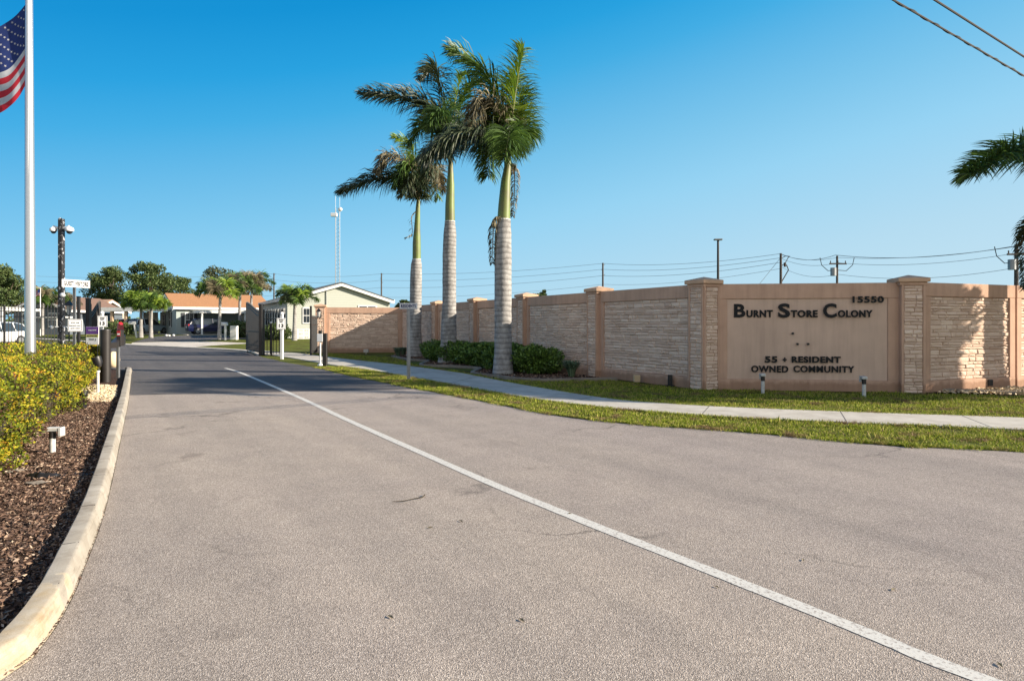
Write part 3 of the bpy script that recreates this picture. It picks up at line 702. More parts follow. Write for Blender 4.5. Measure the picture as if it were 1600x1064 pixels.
def palm(u, vb, prof, shaft, fronds, label, Y=None, group='tall royal palms beside the wall', extra=None):
    b = G(u, vb); Y = b.y
    root = empty('royal_palm', b, label, 'palm tree', group)
    pts = []; rs = []
    for (uu, v, wpx) in prof: q = P(uu, v, Y); pts.append(q); rs.append(wpx/2/F*Y)
    pts[0].z = -.05
    # subdivide and add ring ripple
    def dense(pts, rs, step, rip):
        op, orr = [], []
        for i in range(len(pts)-1):
            n = max(1, int((pts[i+1]-pts[i]).length/step))
            for k in range(n):
                t = k/n; t2 = t*t*(3-2*t); op.append(pts[i].lerp(pts[i+1], t)); orr.append((rs[i]*(1-t2)+rs[i+1]*t2)*(1+rip*random.uniform(-1, 1)))
        op.append(pts[-1]); orr.append(rs[-1]); return op, orr
    m = MB(); m.tube(*dense(pts, rs, .09, .018), 20); m.build('trunk', 'palm_bark', root, smooth=True, sm_ang=60)
    pts = []; rs = []
    for (uu, v, wpx) in shaft: pts.append(P(uu, v, Y)); rs.append(wpx/2/F*Y)
    m = MB(); m.tube(*dense(pts, rs, .3, .0), 16); cs = m.build('crownshaft', 'crownshaft', root, smooth=True, sm_ang=60)
    m = MB(); p = pts[0]; m.tube([p-ZUP*.03, p+ZUP*.01], [rs[0]*1.06]*2, 16); m.build('leaf_scar', 'pvc', root)
    for fr in fronds:
        path, kind, kw = fr
        mt = {'g': 'leaf_green', 'b': 'leaf_bright', 'd': 'leaf_dark', 'y': 'leaf_dry'}[kind]
        frond('frond', [P(q[0], q[1], Y+q[2]) for q in path], M[mt], M['rachis_dry' if kind == 'y' else 'rachis'], root, **kw)
    return root
palm(786, 585, [(786, 586, 34), (786, 575, 31), (786, 545, 27), (786, 480, 26.5), (786, 400, 26.5), (786, 370, 26), (787, 345, 22)],
     [(787, 343, 20), (788, 320, 18.5), (790, 285, 15), (793, 262, 11), (795, 235, 7)],
     [([(795, 250, 0), (800, 190, -.1), (808, 130, -.2), (818, 76, -.3)], 'b', dict(leaf=.74, n=240, wind=.1, droop=.4, plume=.75)),
      ([(795, 250, 0), (786, 180, .2), (755, 112, .5), (705, 78, .8)], 'g', dict(leaf=.74, n=240, droop=.7)),
      ([(795, 245, 0), (780, 178, -.3), (752, 158, -.5), (738, 190, -.7)], 'y', dict(leaf=.62, n=190, droop=1.2)),
      ([(795, 245, 0), (790, 195, .3), (765, 170, .4), (755, 205, .5)], 'd', dict(leaf=.6, n=170, droop=1.3)),
      ([(795, 248, 0), (765, 215, -.6), (710, 218, -1.1), (662, 250, -1.4)], 'd', dict(leaf=.70, n=290, droop=1.7)),
      ([(795, 248, 0), (782, 215, -.4), (767, 235, -.8), (762, 275, -1.0)], 'g', dict(leaf=.62, n=170, droop=1.1)),
      ([(796, 248, 0), (812, 200, -.3), (820, 205, -.6), (816, 228, -.8)], 'g', dict(leaf=.55, n=120, droop=1.0)),
      ([(796, 248, 0), (805, 190, .5), (812, 150, .9), (806, 120, 1.1)], 'g', dict(leaf=.6, n=150, droop=.7)),
      ([(795, 248, 0), (796, 215, -.9), (795, 215, -1.7), (788, 250, -2.2)], 'g', dict(leaf=.6, n=150, droop=1.1)),
      ([(795, 248, 0), (795, 195, .9), (788, 175, 1.7), (780, 200, 2.4)], 'g', dict(leaf=.6, n=140, droop=1.0)),
      ([(795, 258, .1), (803, 262, .15), (804, 300, .2), (801, 338, .2)], 'y', dict(leaf=.2, n=90, droop=3.5, wind=.0, plume=.6)),
      ([(786, 338, -.05), (773, 345, -.1), (770, 380, -.1), (769, 412, -.1)], 'y', dict(leaf=.2, n=90, droop=3.5, wind=.1, plume=.6))],
     'nearest and rightmost of three tall palms, thick pale ringed trunk')
palm(700, 567, [(700, 568, 33), (700, 556, 30), (701, 535, 25), (702, 470, 21.5), (702, 400, 21), (703, 365, 20), (703, 348, 16.5)],
     [(703, 346, 15.5), (703, 320, 14.5), (704, 290, 12), (704, 262, 8), (704, 235, 5)],
     [([(704, 250, 0), (690, 185, .2), (635, 155, .5), (570, 148, .8)], 'd', dict(leaf=.86, n=300, droop=.7, w=.02)),
      ([(704, 250, 0), (690, 150, .4), (680, 108, .6), (660, 122, .8)], 'd', dict(leaf=.68, n=170, droop=.9, w=.02)),
      ([(704, 250, 0), (708, 180, 0), (718, 130, -.1), (722, 118, -.1)], 'b', dict(leaf=.5, n=110, droop=.5, w=.018)),
      ([(704, 250, 0), (715, 175, .6), (735, 135, 1.0), (760, 122, 1.2)], 'g', dict(leaf=.66, n=160, droop=.7, w=.02)),
      ([(704, 250, 0), (700, 195, -.7), (690, 175, -1.3), (672, 195, -1.8)], 'g', dict(leaf=.7, n=150, droop=1.0, w=.02)),
      ([(704, 250, 0), (715, 205, -.5), (735, 195, -.9), (748, 215, -1.1)], 'd', dict(leaf=.7, n=150, droop=1.0, w=.02)),
      ([(704, 250, 0), (688, 205, .4), (665, 195, .8), (640, 225, 1.1)], 'g', dict(leaf=.7, n=150, droop=1.0, w=.02)),
      ([(704, 252, 0), (690, 232, -.7), (675, 245, -1.2), (668, 275, -1.4)], 'd', dict(leaf=.66, n=140, droop=1.2, w=.02))],
     'middle one of the three tall palms, its longest frond blown to the left')
palm(648, 557.5, [(648, 559, 27), (648, 545, 24), (649, 510, 19), (649.5, 470, 18.5), (650, 435, 18.5), (650.5, 415, 17), (651, 406, 14)],
     [(651, 405, 13), (651, 380, 12.5), (652, 350, 9), (653, 325, 7), (654, 300, 4)],
     [([(653, 320, 0), (640, 285, .1), (590, 280, .3), (533, 299, .5)], 'd', dict(leaf=.84, n=250, droop=1.2, w=.023)),
      ([(653, 318, 0), (640, 262, -.3), (608, 245, -.6), (592, 268, -.8)], 'y', dict(leaf=.7, n=170, droop=1.2, w=.023)),
      ([(653, 318, 0), (650, 262, 0), (640, 228, .1), (616, 215, .2)], 'b', dict(leaf=.6, n=130, droop=.8, w=.02)),
      ([(653, 318, 0), (655, 270, -.4), (632, 262, -.9), (620, 290, -1.2)], 'g', dict(leaf=.7, n=140, droop=1.2, w=.023)),
      ([(653, 318, 0), (665, 270, -.3), (682, 268, -.6), (690, 295, -.8)], 'y', dict(leaf=.66, n=130, droop=1.2, w=.023)),
      ([(653, 318, 0), (658, 280, .4), (675, 275, .9), (684, 310, 1.2)], 'g', dict(leaf=.66, n=130, droop=1.2, w=.023)),
      ([(653, 318, 0), (650, 285, -.6), (640, 280, -1.2), (630, 305, -1.6)], 'd', dict(leaf=.66, n=120, droop=1.2, w=.023)),
      ([(651, 330, .0), (643, 340, -.1), (644, 365, -.1), (633, 372, -.1)], 'y', dict(leaf=.2, n=14, droop=1.6, wind=.0, plume=.3)),
      ([(653, 318, 0), (655, 268, .5), (650, 252, 1.0), (640, 262, 1.5)], 'g', dict(leaf=.66, n=110, droop=1.0, w=.022))],
     'smallest, farthest left of the three tall palms, brown hanging fronds')
# palms right of the frame; fronds of one reach into the picture
def free_palm(name, x, y, h, label, seed, dr=1.0, nf=13, fl=3.3, tr=.22, group=None, z=0, leafk=.62, w=.018, mats='ggdgby', shaft=True, dens=130, tilt0=.25):
    random.seed(seed); root = empty(name, (x, y, z), label, 'palm tree', group)
    m = MB(); sh = h*.8 if shaft else h
    pts = [Vector((x+.02*h*(k/8)**2, y, z-.05+sh*k/8)) for k in range(9)]; m.tube(pts, [tr*(1.35-.5*min(1, k/3)) if k < 3 else tr*(.98-.03*k) for k in range(9)], 12)
    m.build('trunk', 'palm_bark', root, smooth=True, sm_ang=60); top = pts[-1]
    if shaft:
        m = MB(); m.tube([top, top+ZUP*h*.1, top+ZUP*h*.2], [tr*.62, tr*.5, tr*.25], 10); m.build('crownshaft', 'crownshaft', root, smooth=True, sm_ang=60); top = top+ZUP*h*.18
    for k in range(nf):
        a = k*2.399+random.uniform(-.3, .3)
        if seed == 5 and math.cos(a) < .15: continue          # the fronds on this side are the three laid out below
        el = tilt0+1.25*(k/nf); d = Vector((math.cos(a), math.sin(a), 0)); L = fl*random.uniform(.8, 1.1)
        up = math.cos(el); out = math.sin(el)
        p1 = top+(d*out*.35+ZUP*up*.42)*L; p2 = p1+(d*(.30+.1*out)+ZUP*(up*.25-.1*dr))*L; p3 = p2+(d*.22+ZUP*(-.32*dr))*L
        kd = mats[k % len(mats)]; mt = {'g': 'leaf_green', 'b': 'leaf_bright', 'd': 'leaf_dark', 'y': 'leaf_dry'}[kd]
        frond('frond', [top-ZUP*.1, p1, p2, p3], M[mt], M['rachis'], root, leaf=leafk, n=dens, droop=.9, wind=.2, w=w)
    return root
pr = free_palm('royal_palm', 14.3, 15.45, 5.4, 'palm at the right edge of the photo, only its arching fronds in view', 5, nf=12, fl=3.2, group='palms right of the lettered wall')
b = Vector((14.2, 15.2, 0))
for path, kd, kw in ([[(1735, 300, 0), (1680, 238, -.2), (1585, 236, -.5), (1512, 272, -.8)], 'g', dict(leaf=.62, n=300, droop=.5, wind=.1)],
                     [[(1735, 300, 0), (1690, 250, .3), (1650, 232, .5), (1606, 236, .7)], 'b', dict(leaf=.42, n=150, droop=.6, wind=.1)],
                     [[(1735, 320, 0), (1655, 335, -.4), (1606, 362, -.6), (1603, 450, -.7)], 'd', dict(leaf=.28, n=280, droop=1.2, wind=.1)]):
    frond('frond', [P(q[0], q[1], 15.45+q[2]) for q in path], M[{'g': 'leaf_green', 'd': 'leaf_dark', 'b': 'leaf_bright'}[kd]], M['rachis'], pr, **kw)
free_palm('royal_palm', 20.2, 13.8, 10.6, 'tall palm right of the photo, out of view behind the palm at the edge', 9, nf=12, fl=3.4, tr=.27, group='palms right of the lettered wall')
# ------------------------------------------------------------------ shrubs, hedges
def cloud_pts(n, rad, power=.35):
    d = rand_dirs(n); r = rng.uniform(0, 1, n)**power; return d*np.array(rad)*r[:, None], d
def shrub(name, c, rad, n, leaf, label, mat='shrub_leaf', cat='shrub', group=None, wid=.32, lump=.35):
    c = Vector(c); root = empty(name, c, label, cat, group)
    m = MB(); m.ball(c+ZUP*rad[2]*.95, 1, 10, 6, (rad[0]*.55, rad[1]*.55, rad[2]*.7)); m.build('branches', 'twig', root)
    p, d = cloud_pts(n, rad)
    off = rng.uniform(0, 50, 3)
    k = np.array([noise.noise(Vector((q[0]*2.2/rad[0]+off[0], q[1]*2.2/rad[0]+off[1], q[2]*2.2/rad[2]))) for q in p])
    p = p*(1+lump*k)[:, None]; p[:, 2] += rad[2]; p[:, 2] = np.maximum(p[:, 2], .02)
    D = unit(d+rand_dirs(n)*.9+np.array([0, 0, .3])); Wd = unit(np.cross(D, rand_dirs(n)))
    L = leaf*rng.uniform(.6, 1.3, n); V = leaf_quads(p+np.array(c), D, Wd, L, L*wid)
    quads_mesh('foliage', V, mat, root); return root
rk = ['farthest dark green shrub under the wall, left of the middle palm', 'dark green shrub just right of the middle palm trunk', 'dark green shrub in the row between the two right palms, left one',
      'dark green shrub in the middle of the row between the two right palms', 'dark green shrub just left of the nearest palm trunk', 'dark green shrub behind the nearest palm trunk', 'dark green shrub just right of the nearest palm trunk',
      'dark green shrub left of the spiky tuft under the wall', 'last dark green shrub of the row, behind the spiky tuft']
for i in range(9):
    yy = 28.6-i*.97; c = Vector((0, 0, 0)); xw = (11.18-.469*yy)/.883
    c = Vector((xw, yy, 0))+NL*(.86+random.uniform(-.08, .08))
    shrub('shrub', c, (.80, .70, .43+random.uniform(-.02, .03)), 9500, .085, rk[i], group='dark green shrubs along the wall')
def tuft(name, c, h, n, label, mat='blue_spiky', spread=.7, w=.012):
    c = Vector(c); m = MB()
    for _ in range(n):
        a = random.uniform(0, 6.28); s = random.uniform(.1, spread); d = Vector((math.cos(a), math.sin(a), 0)); L = h*random.uniform(.7, 1.25)
        p0 = c+d*random.uniform(0, .08); p1 = p0+(d*s*.5+ZUP)*L*.55; p2 = p1+(d*s*1.2+ZUP*.6)*L*.35; p3 = p2+(d*s*1.4-ZUP*.2)*L*.25; n_ = Vector((-d.y, d.x, 0))*w
        m.add([p0-n_, p0+n_, p1+n_, p1-n_, p2+n_*.8, p2-n_*.8, p3], [(0, 1, 2, 3), (3, 2, 4, 5), (5, 4, 6)])
    return tag(m.build(name, mat, origin=c), label, 'plant')
tuft('ornamental_grass', G(893, 590), .55, 420, 'spiky grey-green tuft at the right end of the shrub row')
tuft('ornamental_grass', G(622, 557.5), .5, 250, 'low grey-green tuft left of the farthest palm trunk')
tuft('ornamental_grass', G(645, 555.5)+Vector((-.5, .2, 0)), .45, 200, 'small spiky tuft at the foot of the farthest palm')

def hedge(name, poly, top, n, label, leaf=.045, seed=1):
    """leaves in a shell over the plan polygon; top and sides wander with noise"""
    cx = sum(p[0] for p in poly)/len(poly); cy = sum(p[1] for p in poly)/len(poly)
    root = empty(name, (cx, cy, 0), label, 'hedge')
    def hgt(x, y): return top*(1+.10*noise.noise(Vector((x*.9+seed, y*.9, 0)))+.07*noise.noise(Vector((x*2.7, y*2.7, seed))))
    m = MB(); ins = [(cx+(p[0]-cx)*.93, cy+(p[1]-cy)*.93) for p in poly]
    pts = [Vector((p[0], p[1], 0)) for p in ins]
    pv = []
    m.prism([p+Vector((0, 0, .02)) for p in pts], (0, 0, top*.62)); m.build('branches', 'twig', root)
    nt_ = int(n*.55); X, Y = scatter(poly, nt_)
    Zt = np.array([hgt(x, y) for x, y in zip(X, Y)])-np.abs(rng.normal(0, .07, nt_))
    gap = np.array([noise.noise(Vector((x*1.8+9, y*1.8, seed))) for x, y in zip(X, Y)])
    gap2 = np.array([noise.noise(Vector((x*5.5+3, y*5.5, seed))) for x, y in zip(X, Y)]); Zt -= np.clip(gap-.10, 0, 1)*.7+np.clip(gap2-.05, 0, 1)*.35
    top_p = np.stack([X, Y, Zt], 1); top_d = np.tile([0, 0, 1.], (nt_, 1))
    segs = [(Vector(poly[i]), Vector(poly[(i+1) % len(poly)])) for i in range(len(poly))]
    w_ = [(b-a).length*(1 if max(a.y, b.y) < 22 and ((a+b)/2).x > -14 else .15) for a, b in segs]; tot = sum(w_); sp, sd = [], []
    for (a, b), ww in zip(segs, w_):
        k = int((n-nt_)*ww/tot)
        if k == 0: continue
        t = (b-a).normalized(); nn = Vector((t.y, -t.x))
        if nn.dot(Vector((cx, cy))-(a+b)/2) > 0: nn = -nn
        s = rng.uniform(0, 1, k); x = a.x+(b.x-a.x)*s; y = a.y+(b.y-a.y)*s
        hz = np.array([hgt(i, j) for i, j in zip(x, y)]); z = hz*rng.uniform(.0, 1, k)**.85
        o = np.array([.34*noise.noise(Vector((i*2.1, j*2.1, q*1.5+seed)))+.36*noise.noise(Vector((i*5.5, j*5.5, q*4.5))) for i, j, q in zip(x, y, z)])-np.abs(rng.normal(0, .05, k))-.05-.18*(z/top > .85)*((z/top-.85)*6)
        o -= .12*(1-np.minimum(1, z/.25))
        sp.append(np.stack([x+nn.x*o, y+nn.y*o, z], 1)); sd.append(np.tile([nn.x, nn.y, .3], (k, 1)))
    p = np.concatenate([top_p]+sp); d = np.concatenate([top_d]+sd); n = len(p)
    D = unit(d+rand_dirs(n)*1.0); Wd = unit(np.cross(D, rand_dirs(n))); L = leaf*rng.uniform(.55, 1.35, n)
    quads_mesh('foliage', leaf_quads(p, D, Wd, L, L*.36), 'hedge_leaf', root)
    # a few shoots standing proud
    return root
fr_line = [G(u, v) for u, v in ((0, 745), (22, 714), (45, 687), (90, 660), (120, 633))]
hp = [(-4.7, 5.0)]+[(p.x, p.y) for p in fr_line]+[(-9.1, 13.6), (-10.2, 13.75), (-17, 13.5), (-17, 5.0)]
hedge('hedge', hp, .98, 210000, 'front clipped hedge of yellow-green leaves before the flagpole', leaf=.033, seed=3)
hp2 = [(-10.0, 14.8), (-11.8, 17.6), (-12.55, 19.4), (-13.2, 20.6), (-30, 20.6), (-30, 14.5), (-11.2, 14.5)]
hedge('hedge', hp2, 1.0, 90000, 'rear yellow-green hedge with orange leaves behind the flagpole', leaf=.048, seed=8)
# gravel patch
gp_ = [G(u, v).xy for u, v in ((125, 606), (150, 603), (184, 605), (180, 622), (172, 630), (145, 632), (118, 622))]
sheet('gravel_patch', gp_, .024, 'gravel')
X, Y = scatter(gp_, 1500); m = MB()
for x, y in zip(X, Y):
    r = random.uniform(.015, .04); m.ball((x, y, .03+r*.3), r, 5, 3, (1, random.uniform(.6, 1), .6))
tag(m.build('pebbles', 'gravel'), 'pale yellow pebbles around the lamp post in the mulch bed', 'gravel', None, 'stuff')
# palm clump outside the frame that shades the lawn before the lettered wall
free_palm('royal_palm', 19.6, 12.9, 6.8, 'taller palm outside the right edge of the photo beside the sidewalk', 22, nf=14, fl=2.9, tr=.18, dens=150, group='palms right of the lettered wall')

X3, Y3 = Vector((1, 0, 0)), Vector((0, 1, 0))
def thing_mb(name, m, mat, base, label, cat, group=None, smooth=False):
    return tag(m.build(name, mat, origin=base, smooth=smooth), label, cat, group)
# ------------------------------------------------------------------ flagpole and flag
fb = Vector((-.7525*14, 14, 0))
fp = empty('flagpole', fb, 'tall brushed metal flagpole rising out of the yellow-green hedges', 'flagpole')
m = MB(); m.tube([fb+ZUP*z+X3*(-.03*z/9) for z in (-.05, 3, 6, 9, 12)], [.105, .10, .085, .07, .055], 24); m.build('pole', 'alu', fp, smooth=True)
m = MB(); m.tube([fb+ZUP*.0, fb+ZUP*.05, fb+ZUP*.10, fb+ZUP*.13], [.22, .21, .15, .11], 20); m.build('base_collar', 'alu', fp, smooth=True)
m = MB(); m.ball(fb+ZUP*12.05+X3*-.04, .11, 16, 10); m.build('finial', 'yellow_print', fp, smooth=True)
px_ = lambda v: P(44, v, 13.92)
m = MB(); m.tube([px_(0)+ZUP*3.2, px_(0), px_(120), px_(300), px_(440), px_(470)], .006, 5); m.build('halyard', 'white', fp)
M['flag_red'] = simple('flag_red', (.55, .02, .04), .8); M['flag_white'] = simple('flag_white', (.55, .55, .58), .8); M['flag_blue'] = simple('flag_blue', (.012, .03, .14), .8)
for k in ('flag_red', 'flag_white', 'flag_blue'):
    nt = M[k].node_tree; b = nt.nodes['Principled BSDF']; t = nt.nodes.new('ShaderNodeBsdfTranslucent'); t.inputs[0].default_value = {'flag_red': (.6, .02, .04, 1), 'flag_white': (.7, .7, .7, 1), 'flag_blue': (.02, .05, .25, 1)}[k]
    mx = nt.nodes.new('ShaderNodeMixShader'); mx.inputs[0].default_value = .3; nt.links.new(b.outputs[0], mx.inputs[1]); nt.links.new(t.outputs[0], mx.inputs[2]); nt.links.new(mx.outputs[0], nt.nodes['Material Output'].inputs[0])
def flag(name, top, hoist, L, label, drop, wave, stars=True, sc_=1.0):
    root = empty(name, top, label, 'flag')
    dirv = Vector((-.72, .10, 0)).normalized()
    def S(s, t):
        a = s*L; z = -drop*a-.10*a*a*0-t*hoist*(1+.12*math.sin(s*9))
        out = wave*(min(1, s*3))*math.sin(s*11+t*2.2+.7)+wave*.6*math.sin(s*23-t*5)*min(1, s*2)*t
        fold = .5*wave*math.sin(t*7+s*8)*min(1, s*2)
        return top+dirv*(a*.72+.06*hoist*t*math.sin(s*13+t*3)*min(1, s*4))+Vector((.0, 1, 0))*out+ZUP*(z+fold)
    nu, nv = 90, 52; v = [S(i/nu, j/nv) for j in range(nv+1) for i in range(nu+1)]
    m = MB(); cols = {'flag_red': 0, 'flag_white': 1, 'flag_blue': 2}
    m.v = [tuple(q) for q in v]
    for j in range(nv):
        for i in range(nu):
            m.f.append([j*(nu+1)+i, j*(nu+1)+i+1, (j+1)*(nu+1)+i+1, (j+1)*(nu+1)+i])
            m.m.append(2 if (i < nu*.4 and j < 28) else (0 if (j//4) % 2 == 0 else 1))
    V_, F_, MI_ = m.v, m.f, m.m
    if stars:
        m = MB()
        for r_ in range(9):
            for c_ in range(6 if r_ % 2 == 0 else 5):
                s0 = .4*((c_*2+1+(r_ % 2))/12); t0 = (7/13)*((r_+1)/10); c = S(s0, t0); du = (S(s0+.004, t0)-S(s0-.004, t0)).normalized(); dt = (S(s0, t0-.01)-S(s0, t0+.01)).normalized(); nn = du.cross(dt).normalized()
                dt = nn.cross(du)
                for sg in (1, -1):
                    pts = [c+nn*sg*.006+(du*math.sin(q*math.pi/5)+dt*math.cos(q*math.pi/5))*(.032 if q % 2 == 0 else .013)*sc_ for q in range(10)]
                    m.add(pts+[c+nn*sg*.006], [(q, (q+1) % 10, 10) for q in range(10)])
        m.m = [1]*len(m.f); V0 = V_+m.v; F0 = F_+[[q+len(V_) for q in f] for f in m.f]; MI = MI_+m.m
    else: V0, F0, MI = V_, F_, MI_
    me = bpy.data.meshes.new('cloth'); me.from_pydata(V0, [], F0); me.polygons.foreach_set('material_index', MI); me.polygons.foreach_set('use_smooth', [True]*len(F0))
    link_mesh('cloth', me, ['flag_red', 'flag_white', 'flag_blue'], root)
    return root
flag('flag', P(42, 5, 13.93), 1.72, 3.1, 'large flag of stars and red and white stripes flying left from the flagpole', .60, .10)

# ------------------------------------------------------------------ posts and signs on the left
def channel_post(parent, x, y, z0, z1, w=.055):
    m = MB()
    m.box((x, y, (z0+z1)/2), (.012+w*.5, .006, z1-z0))
    for s in (-1, 1): m.box((x+s*w*.42, y-.012, (z0+z1)/2), (.012, .03, z1-z0))
    return m.build('post', 'grey_metal', parent)
def rect_sign(name, c, w, h, X, lines, label, mat='signwhite', tmat='letter', parent=None, border=True, pn='sign_face'):
    """plate with printed lines: (text, width, height, z offset of its foot above the plate centre)"""
    X = Vector(X).normalized(); Nn = X.cross(ZUP); c = Vector(c)
    m = MB(); m.bbox(c, (w, .012, h), .003, (X, Nn, ZUP)); pl = m.build(pn, mat, parent)
    if border:
        m = MB(); t = min(w, h)*.035; q = c+Nn*.0075
        for s in (-1, 1):
            m.box(q+X*s*(w/2-2*t), (t, .002, h-3*t), (X, Nn, ZUP)); m.box(q+ZUP*s*(h/2-2*t), (w-5*t, .002, t), (X, Nn, ZUP))
        m.build('border', tmat, pl)
    for s, tw, th, dz in lines: text_mesh('lettering', s, tw, th, c-X*tw/2+ZUP*dz+Nn*.0065, X, ZUP, .004, tmat, pl, .045)
    return pl
gb = Vector((-12.3, 18.0, 0)); gs = empty('guest_sign', gb, 'white GUEST-VISITORS sign on a grey channel post behind the hedge', 'sign')
channel_post(gs, gb.x, gb.y, 0, 2.68, .075)
rect_sign('s', P(119, 443.5, 17.95), .80, .21, (.35, .94, 0), [('GUEST-VISITORS', .70, .13, -.065)], '', parent=gs)
rect_sign('s', P(117.5, 508.5, 17.92), .34, .34, (1, .5, 0), [('STOP FOR', .2, .035, .06), ('RESIDENTS ONLY', .26, .03, -.02), ('GATE CODE', .22, .035, -.10)], '', parent=gs, pn='notice_plate')
ss = Vector((-.6405*19.6, 19.6, 0)); sp = empty('speed_sign', ss, 'small white 13 speed sign on a white post between purple sign and brown bollard', 'sign')
m = MB(); m.box((ss.x, ss.y, .95), (.07, .07, 1.9)); m.build('post', 'white', sp)
rect_sign('s', P(160, 502.5, 19.53), .26, .34, (1, .35, 0), [('SPEED', .13, .035, .09), ('LIMIT', .11, .035, .045), ('13', .13, .11, -.11)], '', parent=sp)
m = MB(); m.ball((ss.x, ss.y, 1.93), .06, 10, 6); m.build('post_cap', 'white', sp, smooth=True)
yb = Vector((-.6555*18.6, 18.6, 0)); ys = empty('yard_sign', yb, 'purple and yellow yard sign standing behind the hedge', 'sign')
m = MB()
for s in (-.15, .15): m.tube([yb+X3*s, yb+X3*s+ZUP*1.1], .006, 5)
m.build('stakes', 'grey_metal', ys)
c = P(144.5, 524.5, 18.6); m = MB(); m.bbox(c, (.37, .02, .52), .003); pl = m.build('sign_face', 'signwhite', ys)
m = MB(); m.box(c+ZUP*.15-Y3*.011, (.36, .003, .215)); m.build('purple_band', 'purple', ys)
m = MB(); m.box(c-ZUP*.005-Y3*.011, (.36, .003, .08)); m.build('yellow_band', 'yellow_print', ys)
text_mesh('lettering', 'WELCOME', .24, .035, c+Vector((-.12, -.014, .14)), X3, ZUP, .002, 'signwhite', ys, .02)
text_mesh('lettering', 'ACTIVITIES', .30, .045, c+Vector((-.15, -.014, -.03)), X3, ZUP, .002, 'letter', ys, .02)
text_mesh('lettering', 'TO J', .2, .07, c+Vector((-.09, -.013, -.15)), X3, ZUP, .002, 'letter', ys, .02)
# security camera pole
cb = Vector((-.704*24, 24, 0)); cp = empty('camera_pole', cb, 'peeling black pole with two white dome cameras at its top', 'camera pole')
m_, nt, b = new_mat('peeling_black'); p_ = coords(nt); n_ = noise_out(nt, p_, 9, 3, .6)
nt.links.new(ramp(nt, n_, [(.585, (.018, .018, .02)), (.60, (.36, .37, .39))], 'CONSTANT'), b.inputs['Base Color']); b.inputs['Roughness'].default_value = .6; M['peel'] = m_
m = MB(); m.bbox(cb+ZUP*2.76, (.165, .165, 5.54), .01); m.bbox(cb+ZUP*5.5+X3*-.04, (.06, .1, .14), .01); m.build('pole', 'peel', cp)
for s, hh, r_ in ((-1, 5.13, .13), (1, 5.13, .15)):
    m = MB(); c = cb+X3*s*.30+ZUP*hh; m.tube([cb+X3*s*.08+ZUP*(hh+.05), c+ZUP*.10], [.045, .06], 10); m.ball(c, r_, 16, 6, (1, 1, .75), 0, 1); m.tube([c-ZUP*.06, c], [r_*.95, r_], 16)
    q = m.build('dome_camera', 'signwhite', cp, smooth=True); m = MB(); m.ball(c-ZUP*.06, r_*.72, 14, 6, (1, 1, 1), -1, 0); m.build('lens', 'glass', q, smooth=True)
m = MB(); c = P(97.5, 461, 23.8); m.ball(c, .085, 14, 8); m.tube([c+Y3*.12, c], .04, 8); m.build('dome_camera', 'signwhite', cp, smooth=True)
for u_, s in ((86, -1), (104, 1)):
    m = MB(); c = P(u_, 511, 23.85); m.tube([c-X3*.10*s*-1, c+X3*.13*s-Y3*.05-ZUP*.03], [.065, .055], 12); m.tube([cb+ZUP*1.5, c], .02, 6); m.build('bullet_camera', 'signwhite', cp, smooth=True)
lb = Vector((-.692*23.0, 23.0, 0)); lp = empty('lantern_post', lb, 'black lantern on a slim post beside the security camera pole', 'lamp post')
m = MB(); m.tube([lb, lb+ZUP*1.95], .022, 8); m.build('post', 'brown', lp)
def lantern(parent, c, k=1.0, glass=True):
    c = Vector(c); m = MB(); m.add([c+Vector((i*.10*k, j*.10*k, .12*k)) for i, j in ((-1, -1), (1, -1), (1, 1), (-1, 1))]+[c+ZUP*.27*k], [(0, 1, 4), (1, 2, 4), (2, 3, 4), (3, 0, 4), (3, 2, 1, 0)])
    for i, j in ((-1, -1), (1, -1), (1, 1), (-1, 1)): m.tube([c+Vector((i*.085*k, j*.085*k, .12*k)), c+Vector((i*.05*k, j*.05*k, -.14*k))], .008*k, 4)
    m.bbox(c-ZUP*.15*k, (.12*k, .12*k, .03*k), .004); q = m.build('lantern', 'black', parent)
    m = MB(); m.tube([c+ZUP*.115*k, c-ZUP*.135*k], [.085*k, .055*k], 4); m.build('glass', 'lens', q)
lantern(lp, lb+ZUP*2.1, 1.3)
# brown bollard, call box and its hood
bb = G(165, 598); bo = empty('bollard', bb, 'thick round brown bollard at the end of the left kerb bed', 'bollard')
m = MB(); m.tube([bb-ZUP*.02, bb+ZUP*1.42], .125, 24); m.build('post', 'brown', bo, smooth=True, sm_ang=30); m = MB(); m.tube([bb+ZUP*1.42, bb+ZUP*1.45, bb+ZUP*1.455], [.13, .12, .02], 24); m.build('cap', 'brown', bo, smooth=True, sm_ang=30)
kb = G(184.5, 592); kx = empty('call_box', kb, 'dark call box with red label on a steel post at the kerb tip', 'call box')
m = MB(); m.box(kb+ZUP*.5, (.07, .07, 1.0)); m.build('post', 'grey_metal', kx)
c = P(188, 528, kb.y); m = MB(); m.bbox(c, (.13, .16, .46), .01); k_ = m.build('housing', 'brown', kx)
m = MB(); m.box(c+Vector((0, -.082, .13)), (.10, .004, .16)); m.build('label_plate', 'red', k_); m = MB(); m.box(c+Vector((0, -.086, .11)), (.07, .003, .05)); m.build('label_panel', 'signwhite', k_)
m = MB(); a = P(171, 541, bb.y+.3); d_ = P(186, 523, kb.y+.9)
m.prism([a+ZUP*.10, a-ZUP*.06, d_-ZUP*.30, d_+ZUP*.0], (.02, .30, 0)); m.build('hood', 'brown', kx)
st = G(177, 574); m = MB(); m.ball(st+ZUP*.28, .5, 12, 8, (.42, .5, .62)); tag(m.build('painted_stone', 'gravel', origin=st, smooth=True), 'pale rounded stone behind the brown bollard', 'stone')
